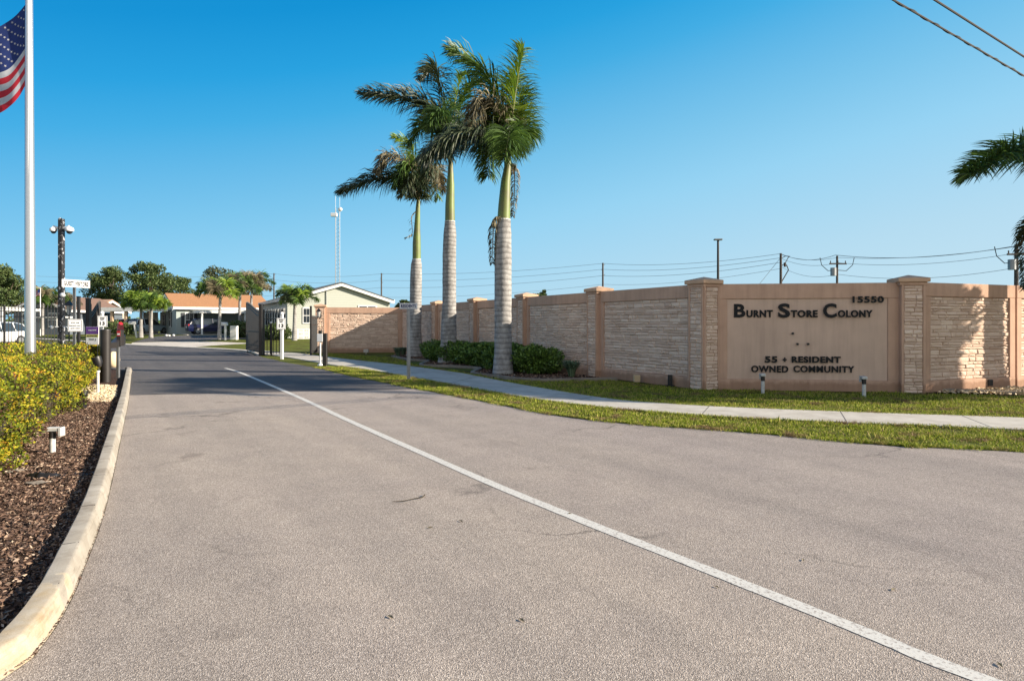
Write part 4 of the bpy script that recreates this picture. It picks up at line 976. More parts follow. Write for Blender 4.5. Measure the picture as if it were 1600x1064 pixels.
# lights in the left bed
def box_light(base, h, label, group, yaw=0.0, s=1.0):
    r = empty('garden_light', base, label, 'garden light', group); base = Vector(base)
    m = MB(); m.tube([base-ZUP*.03, base+ZUP*h*.62], .033*s, 14); m.build('post', 'pvc', r, smooth=True, sm_ang=40)
    m = MB(); m.tube([base+ZUP*h*.62, base+ZUP*h*.84], .037*s, 14); m.build('collar', 'brown', r, smooth=True, sm_ang=40)
    X = Vector((math.cos(yaw), math.sin(yaw), 0)); Yv = ZUP.cross(X); c = base+ZUP*h*.92
    m = MB(); m.bbox(c+X*.03*s, (.17*s, .09*s, .05*s), .008, (X, Yv, ZUP)); m.bbox(c+X*.10*s-ZUP*.03*s, (.04*s, .10*s, .11*s), .008, (X, Yv, ZUP)); m.build('lamp_head', 'pvc', r)
    return r
box_light(G(82, 712), .35, 'white plastic garden light standing in the mulch by the front hedge', None, .15)
r = G(130, 641); g1 = empty('garden_light', r, 'round black spotlight on a short black box in the mulch', 'garden light'); m = MB(); m.bbox(r+ZUP*.09, (.09, .09, .18), .01); m.build('base_box', 'black', g1)
m = MB(); c = r+ZUP*.30; m.ball(c, .075, 14, 8, (1, 1, .9)); m.tube([c+ZUP*.02, c+ZUP*.05], .082, 14); m.tube([r+ZUP*.17, c], .02, 8); m.build('lamp_head', 'black', g1, smooth=True)
r = G(153, 616); g2 = empty('garden_light', r, 'black bullet spotlight on a white pipe post in the pebbles', 'garden light'); m = MB(); m.tube([r, r+ZUP*.52], .03, 12); m.tube([r+ZUP*.5, r+ZUP*.54], .045, 12); m.build('post', 'pvc', g2, smooth=True, sm_ang=40)
c = r+Vector((.0, 0, .74)); m = MB(); m.tube([c-Vector((0, -.02, .2)), c-Vector((0, -.02, .1))], .02, 8); m.tube([c+Vector((.03, 0, -.12)), c+Vector((.0, 0, -.02)), c+Vector((-.04, 0, .10))], [.05, .095, .10], 14); m.build('lamp_head', 'black', g2, smooth=True, sm_ang=50)
# scraps in the mulch
m = MB(); vs = []; N_ = 40
for i in range(N_+1):
    wd_ = .10+.16*abs(noise.noise(Vector((i*.21, 2, 0))))*2
    for j in range(5):
        q = G(28+3.1*i, 748+3*math.sin(i*.13)); t = j/4-.5
        vs.append(q+Vector((.03*noise.noise(Vector((i*.3, j, 7))), -wd_*t*.7, .032+.085*max(0, noise.noise(Vector((i*.17+4, j*.35, 0)))+.1)*(1-abs(t)))))
m.add(vs, [(i*5+j, i*5+j+1, (i+1)*5+j+1, (i+1)*5+j) for i in range(N_) for j in range(4) if (i*7+j*3) % 11 != 0 or j in (1, 2)])
tag(m.build('weed_fabric', 'black', origin=G(80, 748), smooth=True), 'torn strip of black weed fabric showing through the mulch', 'fabric')
for (u, v, a, b_, lb_) in ((22, 742, .13, .045, 'flat pale scrap in the mulch under the near end of the hedge'), (56, 761, .14, .05, 'pale flat scrap in the mulch in front of the black fabric')):
    q = G(u, v); m = MB(); pts = [q+Vector((math.cos(k*.524)*a*random.uniform(.6, 1.1), math.sin(k*.524)*b_*2*random.uniform(.5, 1.1), .045+random.uniform(-.01, .012))) for k in range(12)]
    m.add(pts+[q+ZUP*.06], [(k, (k+1) % 12, 12) for k in range(12)]); tag(m.build('paper_scrap', 'edging', origin=q), lb_, 'scrap')
# ------------------------------------------------------------------ gates
def picket(m, a, b, z0, z1f, sp, r=.010, point=True):
    a, b = Vector(a), Vector(b); L = (b-a).length; n = int(L/sp)
    for k in range(n+1):
        t = k/n; p = a.lerp(b, t); z1 = z1f(t)
        m.tube([(p.x, p.y, p.z+z0), (p.x, p.y, p.z+z1), (p.x, p.y, p.z+z1+.06)], [r, r, .001], 4)
def gate_leaf(name, a, b, z0, zf, label, group):
    a, b = Vector(a), Vector(b); r = empty(name, a, label, 'gate', group); d = (b-a).normalized()
    m = MB(); m.bbox(a+ZUP*1.3, (.17, .17, 2.6), .01); m.build('gate_post', 'brown', r)
    m = MB(); picket(m, a+d*.2, b, z0, zf, .09, .02); m.build('pickets', 'brown', r)
    m = MB(); n = 24
    for off in (-.10, -.26): m.tube([a.lerp(b, k/n)+ZUP*(zf(k/n)+off) for k in range(n+1)], .025, 6)
    for z in (z0+.06, z0+.35, 1.2): m.box((a+b)/2+ZUP*z, (.04, (b-a).length, .05), (Vector((d.y, -d.x, 0)), d, ZUP))
    for p in (a+d*.18, b): m.box(p+ZUP*((z0+zf(0 if p != b else 1))/2), (.06, .06, zf(0 if p != b else 1)-z0), (Vector((d.y, -d.x, 0)), d, ZUP))
    m.build('gate_frame', 'brown', r)
    m = MB(); m.tube([b-d*.4+ZUP*.0-X3*.03, b-d*.4-X3*-.03], .09, 12); m.tube([b-d*.4+ZUP*.05, b-d*.4+ZUP*.2], .02, 6); m.build('roller', 'black', r)
    return r
sc_f = lambda lo, hi: (lambda t: lo+(hi-lo)*(3*t*t-2*t*t*t))
gR = Vector((-12.55, 32, 0)); gate_leaf('driveway_gate', gR, (-14.85, 35.8, 0), .14, sc_f(2.25, 2.78), 'dark open gate leaf on the right side of the far road', 'open driveway gate leaves')
gL = Vector((-21.15, 32, 0)); gate_leaf('driveway_gate', gL, (-23.1, 35.9, 0), .14, sc_f(2.15, 2.85), 'dark open gate leaf behind the brown bollard on the left', 'open driveway gate leaves')
def iron_fence(name, pts, z, label, sp=.13, posts=2.4, r=.011, group=None, balls=False):
    r *= 1.6
    root = empty(name, pts[0], label, 'fence', group)
    for a, b in zip(pts, pts[1:]):
        a, b = Vector(a), Vector(b); d = (b-a).normalized(); L = (b-a).length
        m = MB(); picket(m, a, b, .08, lambda t: z, sp, r)
        for zz in (.18, z-.45, z-.12): m.box((a+b)/2+ZUP*zz, (.03, L, .035), (Vector((d.y, -d.x, 0)), d, ZUP))
        m.build('fence_panel', 'black', root)
        n = max(1, round(L/posts))
        for k in range(n+1):
            m = MB(); p = a.lerp(b, k/n); m.bbox(p+ZUP*(z/2), (.065, .065, z+.04), .006); m.build('post', 'black', root)
    return root
iron_fence('iron_fence', [(-40, 26, 0), (-28, 26, 0), (-18.4, 26.3, 0)], 2.35, 'black picket fence behind the hedges left of the camera pole')
for (u, y, z, wdt, lb_) in ((123, 26.5, 2.72, .10, 'slim dark post left of the thick dark gate post'), (138, 28.5, 2.72, .16, 'thick dark square post left of the open gate leaf')):
    q = Vector(((u-800)/F*y, y, 0)); m = MB(); m.bbox(q+ZUP*z/2, (wdt, wdt, z), .01); m.bbox(q+ZUP*z, (wdt+.03, wdt+.03, .04), .008); tag(m.build('gate_post', 'black', origin=q), lb_, 'post', 'dark posts near the left gate')
# pedestrian gate between the right gate post and the wall pillar
f0 = Vector((-12.4, 32, 0)); f1 = Vector((-11.55, 32.2, 0))
iron_fence('iron_fence', [f0, f1], 2.3, 'narrow black picket panel right of the right gate post', sp=.14, posts=5)
q = G(424, 556); m = MB(); m.bbox(q+ZUP*.8, (.07, .07, 1.62), .006); tag(m.build('fence_post', 'brown', origin=q), 'short post with a white ball top beside the 13 sign', 'post'); o_ = bpy.data.objects[-1] if False else None
m = MB(); m.ball(q+ZUP*1.66, .06, 10, 8); tag(m.build('post_cap', 'white', origin=q+ZUP*1.6, smooth=True), 'small white ball on the short post by the gate', 'ball')
pg = Vector((-10.15, 32.3, 0)); pr2 = empty('pedestrian_gate', pg, 'narrow black iron gate standing open beside the wall pillar', 'gate')
e_ = Vector((-10.55, 34.75, 0)); d = (e_-pg).normalized(); m = MB(); m.bbox(pg+ZUP*1.25, (.09, .09, 2.5), .006); m.build('gate_post', 'black', pr2)
m = MB(); picket(m, pg+d*.3, e_-d*.2, .1, lambda t: 2.0, .16, .012); m.build('pickets', 'black', pr2)
m = MB()
for z in (.2, 1.55, 1.9): m.box((pg+e_)/2+ZUP*z, (.035, (e_-pg).length, .045), (Vector((d.y, -d.x, 0)), d, ZUP))
m.build('gate_frame', 'black', pr2)
wl_ = Vector((-10.43, 34.75, 2.13)); wt = empty('wall_lantern', wl_, 'black lantern fixed to the stone gate pillar', 'lantern'); m = MB(); m.tube([wl_+Vector((0, .1, -.1)), wl_+Vector((0, -.12, -.14)), wl_+Vector((0, -.2, -.05)), wl_+Vector((0, -.2, .12))], .015, 6); m.bbox(wl_+Vector((0, .1, -.1)), (.10, .03, .2), .005); m.build('bracket', 'black', wt)
lantern(wt, wl_+Vector((0, -.2, 0)), 1.2)
# speed sign on the right
sb_ = G(440.5, 561.5); sr = empty('speed_sign', sb_, 'white 13 speed sign on a white post beside the right gate post', 'sign')
m = MB(); m.bbox(sb_+ZUP*1.0, (.12, .12, 2.0), .008); m.build('post', 'white', sr); m = MB(); m.ball(sb_+ZUP*2.05, .09, 12, 8); m.build('post_cap', 'white', sr, smooth=True)
rect_sign('s', sb_+Vector((0, -.09, 1.60)), .38, .50, Vector((1, .3, 0)), [('SPEED', .2, .06, .14), ('LIMIT', .17, .06, .06), ('13', .2, .17, -.17)], '', parent=sr)
# keypad and brown post
kb2 = G(500.5, 571); kk = empty('keypad_stand', kb2, 'white keypad box on a thin white post by the sidewalk', 'keypad')
m = MB(); m.tube([kb2, kb2+ZUP*.9], .03, 8); m.tube([kb2, kb2+ZUP*.08], [.12, .06], 8); m.build('post', 'white', kk); m = MB(); m.bbox(kb2+ZUP*1.06, (.22, .14, .30), .012); k2 = m.build('housing', 'signwhite', kk)
m = MB(); m.bbox(kb2+ZUP*1.28+X3*.0, (.13, .1, .13), .01); m.build('camera_head', 'brown', kk)
q = G(508, 572.5); m = MB(); m.bbox(q+ZUP*.62, (.15, .15, 1.25), .012); tag(m.build('bollard', 'brown', origin=q), 'square dark brown bollard right of the white keypad', 'bollard')
# RESIDENTS sign
q = G(638.5, 594.5); rs_ = empty('residents_sign', q, 'small RESIDENTS sign on a grey channel post in the verge', 'sign'); channel_post(rs_, q.x, q.y, 0, 2.02, .10)
rect_sign('s', q+Vector((.0, -.03, 2.10)), .50, .17, (1, 0, -.0), [('RESIDENTS', .42, .10, -.05)], '', parent=rs_, tmat='flag_blue')
# lights and boxes on the right
box_light(G(1192, 614.5), .46, 'left one of two white garden lights below the lettering', 'lights below the lettered wall', 1.35, 1.2)
box_light(G(1350, 620.5), .46, 'right one of two white garden lights below the lettering', 'lights below the lettered wall', 1.35, 1.2)
q = G(995, 598.5); m = MB(); m.bbox(q+ZUP*.12, (.18, .14, .20), .02); m.bbox(q+Vector((.5, -.3, .02)), (1.2, .10, .05), .01, (T, NL, ZUP)); tag(m.build('concrete_block', 'gravel', origin=q), 'pale concrete block and strip at the foot of the wall', 'concrete block')
q = G(1047, 604); r = empty('garden_light', q, 'small dark box light against the foot of the wall', 'garden light'); m = MB(); m.bbox(q+ZUP*.17, (.10, .10, .26), .01); m.build('housing', 'black', r); m = MB(); m.bbox(q+ZUP*.02, (.2, .18, .05), .01); m.build('base_plate', 'black', r)
q = G(572, 553); m = MB(); m.bbox(q+ZUP*.16, (.26, .16, .18), .02); m.tube([q, q+ZUP*.1], .03, 8); tag(m.build('utility_box', 'apron', origin=q), 'small cream box on the grass before the frontal tan wall', 'utility box')
# ------------------------------------------------------------------ houses beyond the gate
def siding(name, c, sp=.2):
    m, nt, b = new_mat(name); w = N(nt, 'ShaderNodeTexWave', Scale=.5/sp*.63); w.bands_direction = 'Z'; w.wave_profile = 'SAW'; nt.links.new(coords(nt), w.inputs[0])
    nt.links.new(ramp(nt, w.outputs['Fac'], [(0, tuple(x*.72 for x in c)), (.15, c), (1, c)]), b.inputs['Base Color']); b.inputs['Roughness'].default_value = .6; return m
M['siding_blue'] = siding('grey_green_siding', (.33, .38, .37)); M['siding_cream'] = siding('cream_siding', (.40, .42, .37)); M['siding_dark'] = siding('dark_grey_siding', (.10, .12, .14)); M['siding_tan'] = siding('tan_siding', (.42, .36, .30))
M['roof_orange'] = simple('orange_roof_tiles', (.42, .205, .09), .9, var=.15, scale=9, bmp=.4); M['roof_brown'] = simple('brown_roof', (.20, .12, .085), .9, var=.15, scale=9, bmp=.4)
M['roof_tan'] = simple('tan_roof', (.42, .26, .17), .9, var=.15, scale=9, bmp=.4); M['roof_grey'] = simple('grey_roof', (.08, .08, .085), .9, var=.1, scale=9)
M['shade_wall'] = simple('painted_wall', (.50, .50, .47), .8); M['peach'] = simple('peach_column', (.66, .46, .30), .8); M['shutter'] = simple('dark_shutter', (.03, .035, .045), .6)
def house(base, U, W_, L, W, ez, rz, gz0, wall, roof, label, over=.35, fascia='white', windows=(), name='house', porch=None, doors=()):
    """base: near corner; U: unit vector of the eave side, W_: unit vector of the gable side"""
    base = Vector(base); base.z = gz0; root = empty(name, base, label, 'house'); U = Vector(U).normalized(); Wd = Vector(W_).normalized()
    e, r = ez-gz0, rz-gz0; p = lambda a, b, z: base+U*a+Wd*b+ZUP*z
    m = MB(); m.add([p(0, 0, -.3), p(L, 0, -.3), p(L, W, -.3), p(0, W, -.3), p(0, 0, e), p(L, 0, e), p(L, W, e), p(0, W, e), p(0, W/2, r), p(L, W/2, r)],
                    [(0, 1, 5, 4), (2, 3, 7, 6), (0, 4, 8, 7, 3), (1, 2, 6, 9, 5), (0, 3, 2, 1)]); m.build('wall', wall, root)
    t = .14; sl_ = (r-e)/(W/2); o = over; m = MB()
    for s in (0, 1):
        b0 = -o if s == 0 else W+o; z0 = e-o*sl_+.03
        q = [p(-o, b0, z0), p(L+o, b0, z0), p(L+o, W/2, r+.03), p(-o, W/2, r+.03)]; m.hexa(q+[v+ZUP*t for v in q])
    rf = m.build('roof', roof, root)
    m = MB()
    for s in (0, 1):                       # eave fascia and gutters, then barge boards
        b0 = -o-.03 if s == 0 else W+o+.03; z0 = e-o*sl_+.06; m.box(p(L/2, b0, z0), (L+2*o, .06, .24), (U, Wd, ZUP))
    for a in (-o-.03, L+o+.03):
        for s in (0, 1):
            b0 = -o if s == 0 else W+o; q0, q1 = p(a, b0, e-o*sl_-.07), p(a, W/2, r-.07); dd = (q1-q0); m.box((q0+q1)/2, (.06, dd.length, .22), (U, dd.normalized(), U.cross(dd.normalized())))
    m.build('fascia', fascia, rf)
    def window(pos, X, Nn, w, h, shut=True, nm='window'):
        m = MB(); m.bbox(pos+Nn*.03, (w+.14, .07, h+.14), .01, (X, Nn, ZUP)); fr = m.build(nm, 'white', root)
        m = MB()
        for i in (-1, 1):
            for j in (-1, 1): m.box(pos+Nn*.072+X*i*w*.25+ZUP*j*h*.25, (w*.44, .012, h*.45), (X, Nn, ZUP))
        m.build('pane', 'glass', fr)
        if shut:
            for i in (-1, 1): m = MB(); m.bbox(pos+Nn*.03+X*i*(w/2+.26), (.30, .05, h+.05), .008, (X, Nn, ZUP)); m.build('shutter', 'shutter', fr)
    for side, a, z, w, h, sh in windows:
        if side == 'g': window(p(0, a, z), Wd, -U, w, h, sh)
        elif side == 'G': window(p(L, a, z), Wd, U, w, h, sh)
        else: window(p(a, 0, z), U, -Wd, w, h, sh)
    return root, p, U, Wd
# grey-green house with orange roof and its carport
A0 = Vector((-34.1, 65, 0)); U_, W_ = Vector((.8, .6, 0)), Vector((-.6, .8, 0))
hA, p, U, Wd = house(A0, U_, W_, 9.2, 9.0, 3.25, 4.72, .5, 'siding_blue', 'roof_orange', 'grey-green house with orange tile roof, dark shutters and white carport', windows=[('g', 3.3, 1.55, .75, 1.5, True), ('g', 7.2, 1.4, .6, 1.4, True), ('e', 1.2, 1.5, .7, 1.4, True), ('e', 8.7, 1.5, .7, 1.3, False)])
m = MB(); c = p(5.7, -1.75, 2.30); m.box(c, (8.4, 3.4, .10), (U, Wd, ZUP)); cpz = m.build('carport_roof', 'white', hA)
m = MB(); m.box(p(5.7, -3.46, 2.30), (8.5, .06, .26), (U, Wd, ZUP)); m.box(p(1.48, -1.75, 2.30), (.06, 3.4, .26), (U, Wd, ZUP)); m.build('fascia', 'white', cpz)
for a in (1.75, 5.8, 9.7): m = MB(); m.bbox(p(a, -3.3, 1.1), (.16, .16, 2.4), .01, (U, Wd, ZUP)); m.build('carport_post', 'white', hA)
m = MB(); m.box(p(6, -1.9, .02), (11.5, 4.6, .06), (U, Wd, ZUP)); m.build('carport_floor', 'apron', hA)
m = MB(); m.box(p(8.7, -.04, 1.1), (2.2, .06, 2.0), (U, Wd, ZUP)); m.build('screen_panel', 'siding_dark', hA)
m = MB(); m.bbox(p(6.5, -.05, 1.05), (.9, .06, 2.0), .01, (U, Wd, ZUP)); m.build('door', 'white', hA)
# cream house
B0 = Vector((-18.25, 52, 0)); Ub, Wb = Vector((-7, 12.7, 0)).normalized(), Vector((12.7, 7, 0)).normalized()
hB, p, U, Wd = house(B0, Ub, Wb, 14.5, 8.6, 3.62, 4.95, .38, 'siding_cream', 'roof_grey', 'large cream house with low gable and white block skirting behind the wall', over=.30,
                     windows=[('g', 1.5, 1.9, .5, 1.2, False), ('g', 6.6, 2.55, 1.5, .35, False)]+[('e', 1.0+a*1.45, 1.7, .95, 1.7, False) for a in range(8)])
m = MB(); m.tube([p(-.06, 3.1, 2.6), p(-.06, 3.1, 4.2)], .035, 6); m.build('drainpipe', 'grey_metal', hB)
m = MB(); m.box(p(7, -.06, .4), (13.5, .05, .8), (U, Wd, ZUP)); m.build('skirting', 'siding_dark', hB)
# perforated white block wall in front of the cream house
q0 = p(-1.2, .15, 0); bw = empty('block_wall', q0, 'low white decorative block wall with dark openings before the cream house', 'wall'); m = MB()
for i in range(15):
    for j in range(3):
        c = q0+Wd*(i*.44+.22)+ZUP*(j*.27+.14)
        for zz in (-.115, .115): m.box(c+ZUP*zz, (.44, .10, .045), (Wd, U, ZUP))
        for xx in (-.19, .19): m.box(c+Wd*xx, (.06, .10, .19), (Wd, U, ZUP))
        m.box(c+Wd*.03, (.04, .10, .19), (Wd, U, ZUP)) if (i+j) % 2 == 0 else m.box(c, (.33, .10, .04), (Wd, U, ZUP))
m.build('blocks', 'white', bw)
# white carport on peach columns at the left
C0 = P(160, 520, 68); C0.z = .5
hC = empty('carport', C0, 'white flat-roofed carport on peach columns between the small bright palms', 'carport')
m = MB(); m.bbox(C0+Vector((3.7, 1.2, 2.55)), (7.6, 4.5, .14), .01); rC = m.build('roof', 'white', hC)
m = MB(); m.box(C0+Vector((3.7, -1.08, 2.62)), (7.7, .08, .40)); m.box(C0+Vector((-.12, 1.2, 2.62)), (.08, 4.6, .40)); m.build('fascia', 'white', rC)
for dx in (1.55, 3.0, 5.6): m = MB(); m.bbox(C0+Vector((dx, -.8, 1.2)), (.28, .28, 2.5), .02); m.build('column', 'peach', hC)
m = MB(); m.box(C0+Vector((3.2, 3.4, 1.2)), (1.6, .15, 2.4)); m.box(C0+Vector((5.4, 3.4, 1.2)), (2.2, .15, 2.4)); m.build('rear_wall', 'shade_wall', hC)
m = MB(); m.box(C0+Vector((3.8, .9, .0)), (8, 5, .06)); m.build('floor', 'apron', hC)
# houses behind the iron fence
D0 = Vector((-.779*65, 65, 0)); house(D0, (0, 1, 0), (1, 0, 0), 9, 5.6, 3.0, 4.35, .5, 'siding_dark', 'roof_brown', 'dark grey house with brown gable roof seen through the iron fence', windows=[('g', 1.4, 1.5, .8, 1.3, False), ('g', 4.0, 1.5, .8, 1.3, False)])
E0 = Vector((-.718*72, 72, 0)); house(E0, (1, .02, 0), (-.02, 1, 0), 4.2, 7, 3.1, 4.3, .5, 'siding_tan', 'roof_tan', 'house with tan roof between the camera pole and the dark posts', windows=[('e', 1.0, 1.5, .8, 1.3, False), ('e', 3.0, 1.5, .8, 1.3, False)])
F0 = Vector((-.83*50, 50, 0)); hF = empty('carport', F0+ZUP*.33, 'white carport roof at the left edge behind the iron fence', 'carport')
m = MB(); m.bbox(F0+Vector((.0, 1, 2.75)), (5.0, 4, .28), .02); m.build('roof', 'white', hF)
for dx in (-1.0, 1.75, 2.3): m = MB(); m.bbox(F0+Vector((dx, -.8, 1.4)), (.18 if dx != 1.75 else .3, .2, 2.6), .02); m.build('column', 'peach' if dx == 1.75 else 'white', hF)
# distant pale awning
m = MB(); q = P(75, 500, 58); q.z = .5
aw = empty('carport', q, 'small white awning on thin posts behind the flagpole', 'carport'); m = MB(); m.bbox(q+Vector((.5, 0, 1.7)), (2.6, 2, .12), .01); m.build('roof', 'white', aw)
for dx in (-.6, 1.6): m = MB(); m.bbox(q+Vector((dx, -.9, .85)), (.12, .12, 1.75), .01); m.build('post', 'white', aw)
# ------------------------------------------------------------------ cars
def car(base, yaw, paint, label, L=4.6, Hc=1.62, Wc=1.85, suv=True, group=None):
    base = Vector(base); root = empty('parked_car', base, label, 'car', group); ca, sa = math.cos(yaw), math.sin(yaw)
    X, Y = Vector((ca, sa, 0)), Vector((-sa, ca, 0)); q = lambda x, y, z: base+X*x+Y*y+ZUP*z
    # stations along the car from tail (-) to nose (+): x, z of the sill, z of the waist, half width
    k = L/4.6; z_ = Hc/1.62
    st = [(-2.3, .45, .80, .74), (-2.24, .32, .98, .84), (-1.9, .28, 1.02, .90), (-1.0, .26, 1.0, .925), (0, .26, .98, .925), (.9, .26, .97, .92), (1.5, .28, .93, .90), (2.05, .32, .82, .84), (2.27, .40, .66, .74), (2.30, .45, .6, .70)]
    m = MB(); vs = []
    for x, z0, z1, w in st:
        x *= k; z1 *= z_; w *= Wc/1.85
        for y, z in ((-w*.9, z0), (-w, z0+.12), (-w, (z0+z1)/2), (-w*.97, z1-.06), (-w*.86, z1), (0, z1+.03), (w*.86, z1), (w*.97, z1-.06), (w, (z0+z1)/2), (w, z0+.12), (w*.9, z0)): vs.append(q(x, y, z))
    n = 11; fs = [(i*n+j, i*n+(j+1) % n, (i+1)*n+(j+1) % n, (i+1)*n+j) for i in range(len(st)-1) for j in range(n)]; fs += [tuple(range(n)), tuple((len(st)-1)*n+j for j in range(n))]
    m.add(vs, fs)
    body = m.build('body', paint, root, smooth=True, sm_ang=45)
    # cabin: glasshouse and roof
    g = [(-2.12, 1.0, .80, 1.0, .80), (-1.75, 1.0, .84, 1.50, .66), (-1.2, 1.0, .85, 1.60, .66), (-.2, .98, .86, 1.62, .67), (.35, .97, .86, 1.55, .66), (1.15, .95, .84, .97, .80)]
    m = MB(); vs = []
    for x, z0, w0, z1, w1 in g:
        for y, z in ((-w0, z0-.03), (-w1, z1-.05), (-w1*.8, z1), (w1*.8, z1), (w1, z1-.05), (w0, z0-.03)): vs.append(q(x*k, y*Wc/1.85, z*z_))
    n = 6; m.add(vs, [(i*n+j, i*n+(j+1) % n, (i+1)*n+(j+1) % n, (i+1)*n+j) for i in range(len(g)-1) for j in range(n)]+[tuple(range(n)), tuple((len(g)-1)*n+j for j in range(n))]); m.build('windows', 'glass', body, smooth=True, sm_ang=30)
    m = MB(); rr = [(-1.80, 1.50, .66), (-1.2, 1.61, .66), (-.2, 1.63, .67), (.38, 1.56, .66)]
    vs = []
    for x, z, w in rr:
        for y, dz in ((-w*1.02, -.06), (-w*.8, .01), (w*.8, .01), (w*1.02, -.06)): vs.append(q(x*k, y*Wc/1.85, (z+dz)*z_))
    m.add(vs, [(i*4+j, i*4+j+1, (i+1)*4+j+1, (i+1)*4+j) for i in range(3) for j in range(3)])
    for s in (-1, 1):
        for a, b_ in (((-1.8, .66, 1.47), (-2.1, .82, 1.0)), ((-1.0, .665, 1.56), (-1.08, .86, 1.0)), ((-.05, .67, 1.58), (-.02, .87, .98)), ((.38, .66, 1.51), (1.12, .83, .97))):
            m.tube([q(a[0]*k, s*a[1]*1.01, a[2]*z_), q(b_[0]*k, s*b_[1]*1.01, b_[2]*z_)], .035, 5)
    m.build('roof', paint, body, smooth=True, sm_ang=40)
    for x in (-1.42*k, 1.42*k):
        for s in (-1, 1):
            c = q(x, s*.84*Wc/1.85, .34); m = MB(); m.tube([c-Y*s*.10, c-Y*s*.08, c+Y*s*.08, c+Y*s*.10], [.31, .34, .34, .31], 22); wq = m.build('wheel', 'black', root)
            m = MB(); m.tube([c+Y*s*.09, c+Y*s*.107], [.22, .21], 22)
            for t in range(5): a = t*1.2566; dd = X*math.cos(a)+ZUP*math.sin(a); m.box(c+Y*s*.112+dd*.12, (.17, .02, .05), (dd, Y, dd.cross(Y)))
            m.build('rim', 'grey_metal', wq)
    for s in (-1, 1):
        m = MB(); m.bbox(q(-2.22*k, s*.70, .93*z_), (.14, .26, .16), .02, (X, Y, ZUP)); m.build('tail_light', 'red', body)
        m = MB(); m.bbox(q(2.16*k, s*.64, .68*z_), (.16, .30, .13), .02, (X, Y, ZUP)); m.build('headlight', 'lens', body)
    m = MB(); m.box(q(-2.305*k, 0, .72), (.02, .5, .14), (X, Y, ZUP)); m.build('number_plate', 'signwhite', body)
    return root
def carpaint(n, c):
    m, nt, b = new_mat(n); b.inputs['Base Color'].default_value = (*c, 1); b.inputs['Roughness'].default_value = .3; b.inputs['Coat Weight'].default_value = .6; M[n] = m
carpaint('navy_paint', (.006, .010, .05)); carpaint('pale_blue_paint', (.35, .45, .52)); carpaint('white_car_paint', (.7, .7, .7)); carpaint('red_car_paint', (.45, .01, .02)); carpaint('silver_paint', (.4, .4, .42))
yaw = math.atan2(.6, .8); cc = A0+U_*2.9-W_*1.9; cc.z = .55; car(cc, yaw, 'navy_paint', 'dark blue car parked under the carport of the grey-green house')
cc = A0+U_*8.2-W_*1.9; cc.z = .55; car(cc, yaw, 'silver_paint', 'dark silver car deeper in the carport behind the leaning palm')
q = P(229, 513, 68.5); q.z = .53; car(q, R(75), 'pale_blue_paint', 'pale blue car under the white carport with peach columns')
q = P(203, 513, 71); q.z = .53; car(q, R(80), 'red_car_paint', 'dark red car at the back of the peach-columned carport', L=4.2)
q = P(-14, 520, 44); q.z = gz(44); car(q, R(-100), 'white_car_paint', 'white car parked at the left edge behind the iron fence', L=4.4)
# mailboxes and small things
def mailbox(u, v, label, lean=.0):
    b = G(u, v); r = empty('mailbox', b, label, 'mailbox'); m = MB(); m.tube([b, b+Vector((-lean, 0, 1.15))], .09, 6); m.build('post', 'white', r)
    m = MB(); c = b+Vector((-lean-.12, 0, 1.25)); m.prism([c+Vector((-.32, -.12, -.12)), c+Vector((-.32, .12, -.12)), c+Vector((-.32, .12, .06)), c+Vector((-.32, 0, .15)), c+Vector((-.32, -.12, .06))], (.6, 0, 0)); m.build('box', 'white', r); return r
mailbox(214, 528, 'white leaning mailbox post by the driveway left of the house', .22)
mailbox(352, 531.5, 'white mailbox at the foot of the leaning palm by the house')
q = G(188, 525); r = empty('grill', q, 'small object under a red cover beside the peach column', 'grill'); m = MB(); m.tube([q+ZUP*.35, q+ZUP*1.1, q+ZUP*1.25], [.34, .27, .14], 4); m.build('cover', 'red_car_paint', r); m = MB(); m.tube([q, q+ZUP*.4], .2, 8); m.build('stand', 'black', r)
for i, (u, v, lb_) in enumerate(((260, 525.7, 'left one of the small white stones edging the house driveway'), (264, 525.9, 'middle one of the small white stones edging the house driveway'), (271, 525.4, 'right one of the small white stones edging the house driveway'))):
    q = G(u, v); m = MB(); m.ball(q+ZUP*.08, .14, 8, 6, (1, .8, .7)); tag(m.build('white_stone', 'white', origin=q, smooth=True), lb_, 'stone', 'white stones along the driveway')
q = G(360, 531); m = MB(); m.bbox(q+ZUP*.55+X3*.3, (.5, .4, 1.1), .02); tag(m.build('storage_cabinet', 'white', origin=q), 'white cabinet standing by the porch right of the leaning palm', 'cabinet')
for k, (u, v, s_, lb_) in enumerate(((372, 527, 1.1, 'dark bush beside the porch of the grey-green house'), (384, 527.5, 1.0, 'dark bush at the house corner left of the open gate leaf'), (430, 530, 1.0, 'dark bush by the side wall of the cream house, left one'), (437, 531, .9, 'dark bush by the side wall of the cream house, right one'), (28, 527, .9, 'dark bush in front of the dark grey house'), (196, 524, .9, 'low bush under the peach-columned carport'), (180, 523, 1.1, 'bush at the left end of the peach-columned carport'))):
    q = G(u, v); shrub('bush', q, (s_, s_, s_*.62), 1500, .16, lb_, mat='tree_leaf', cat='bush')
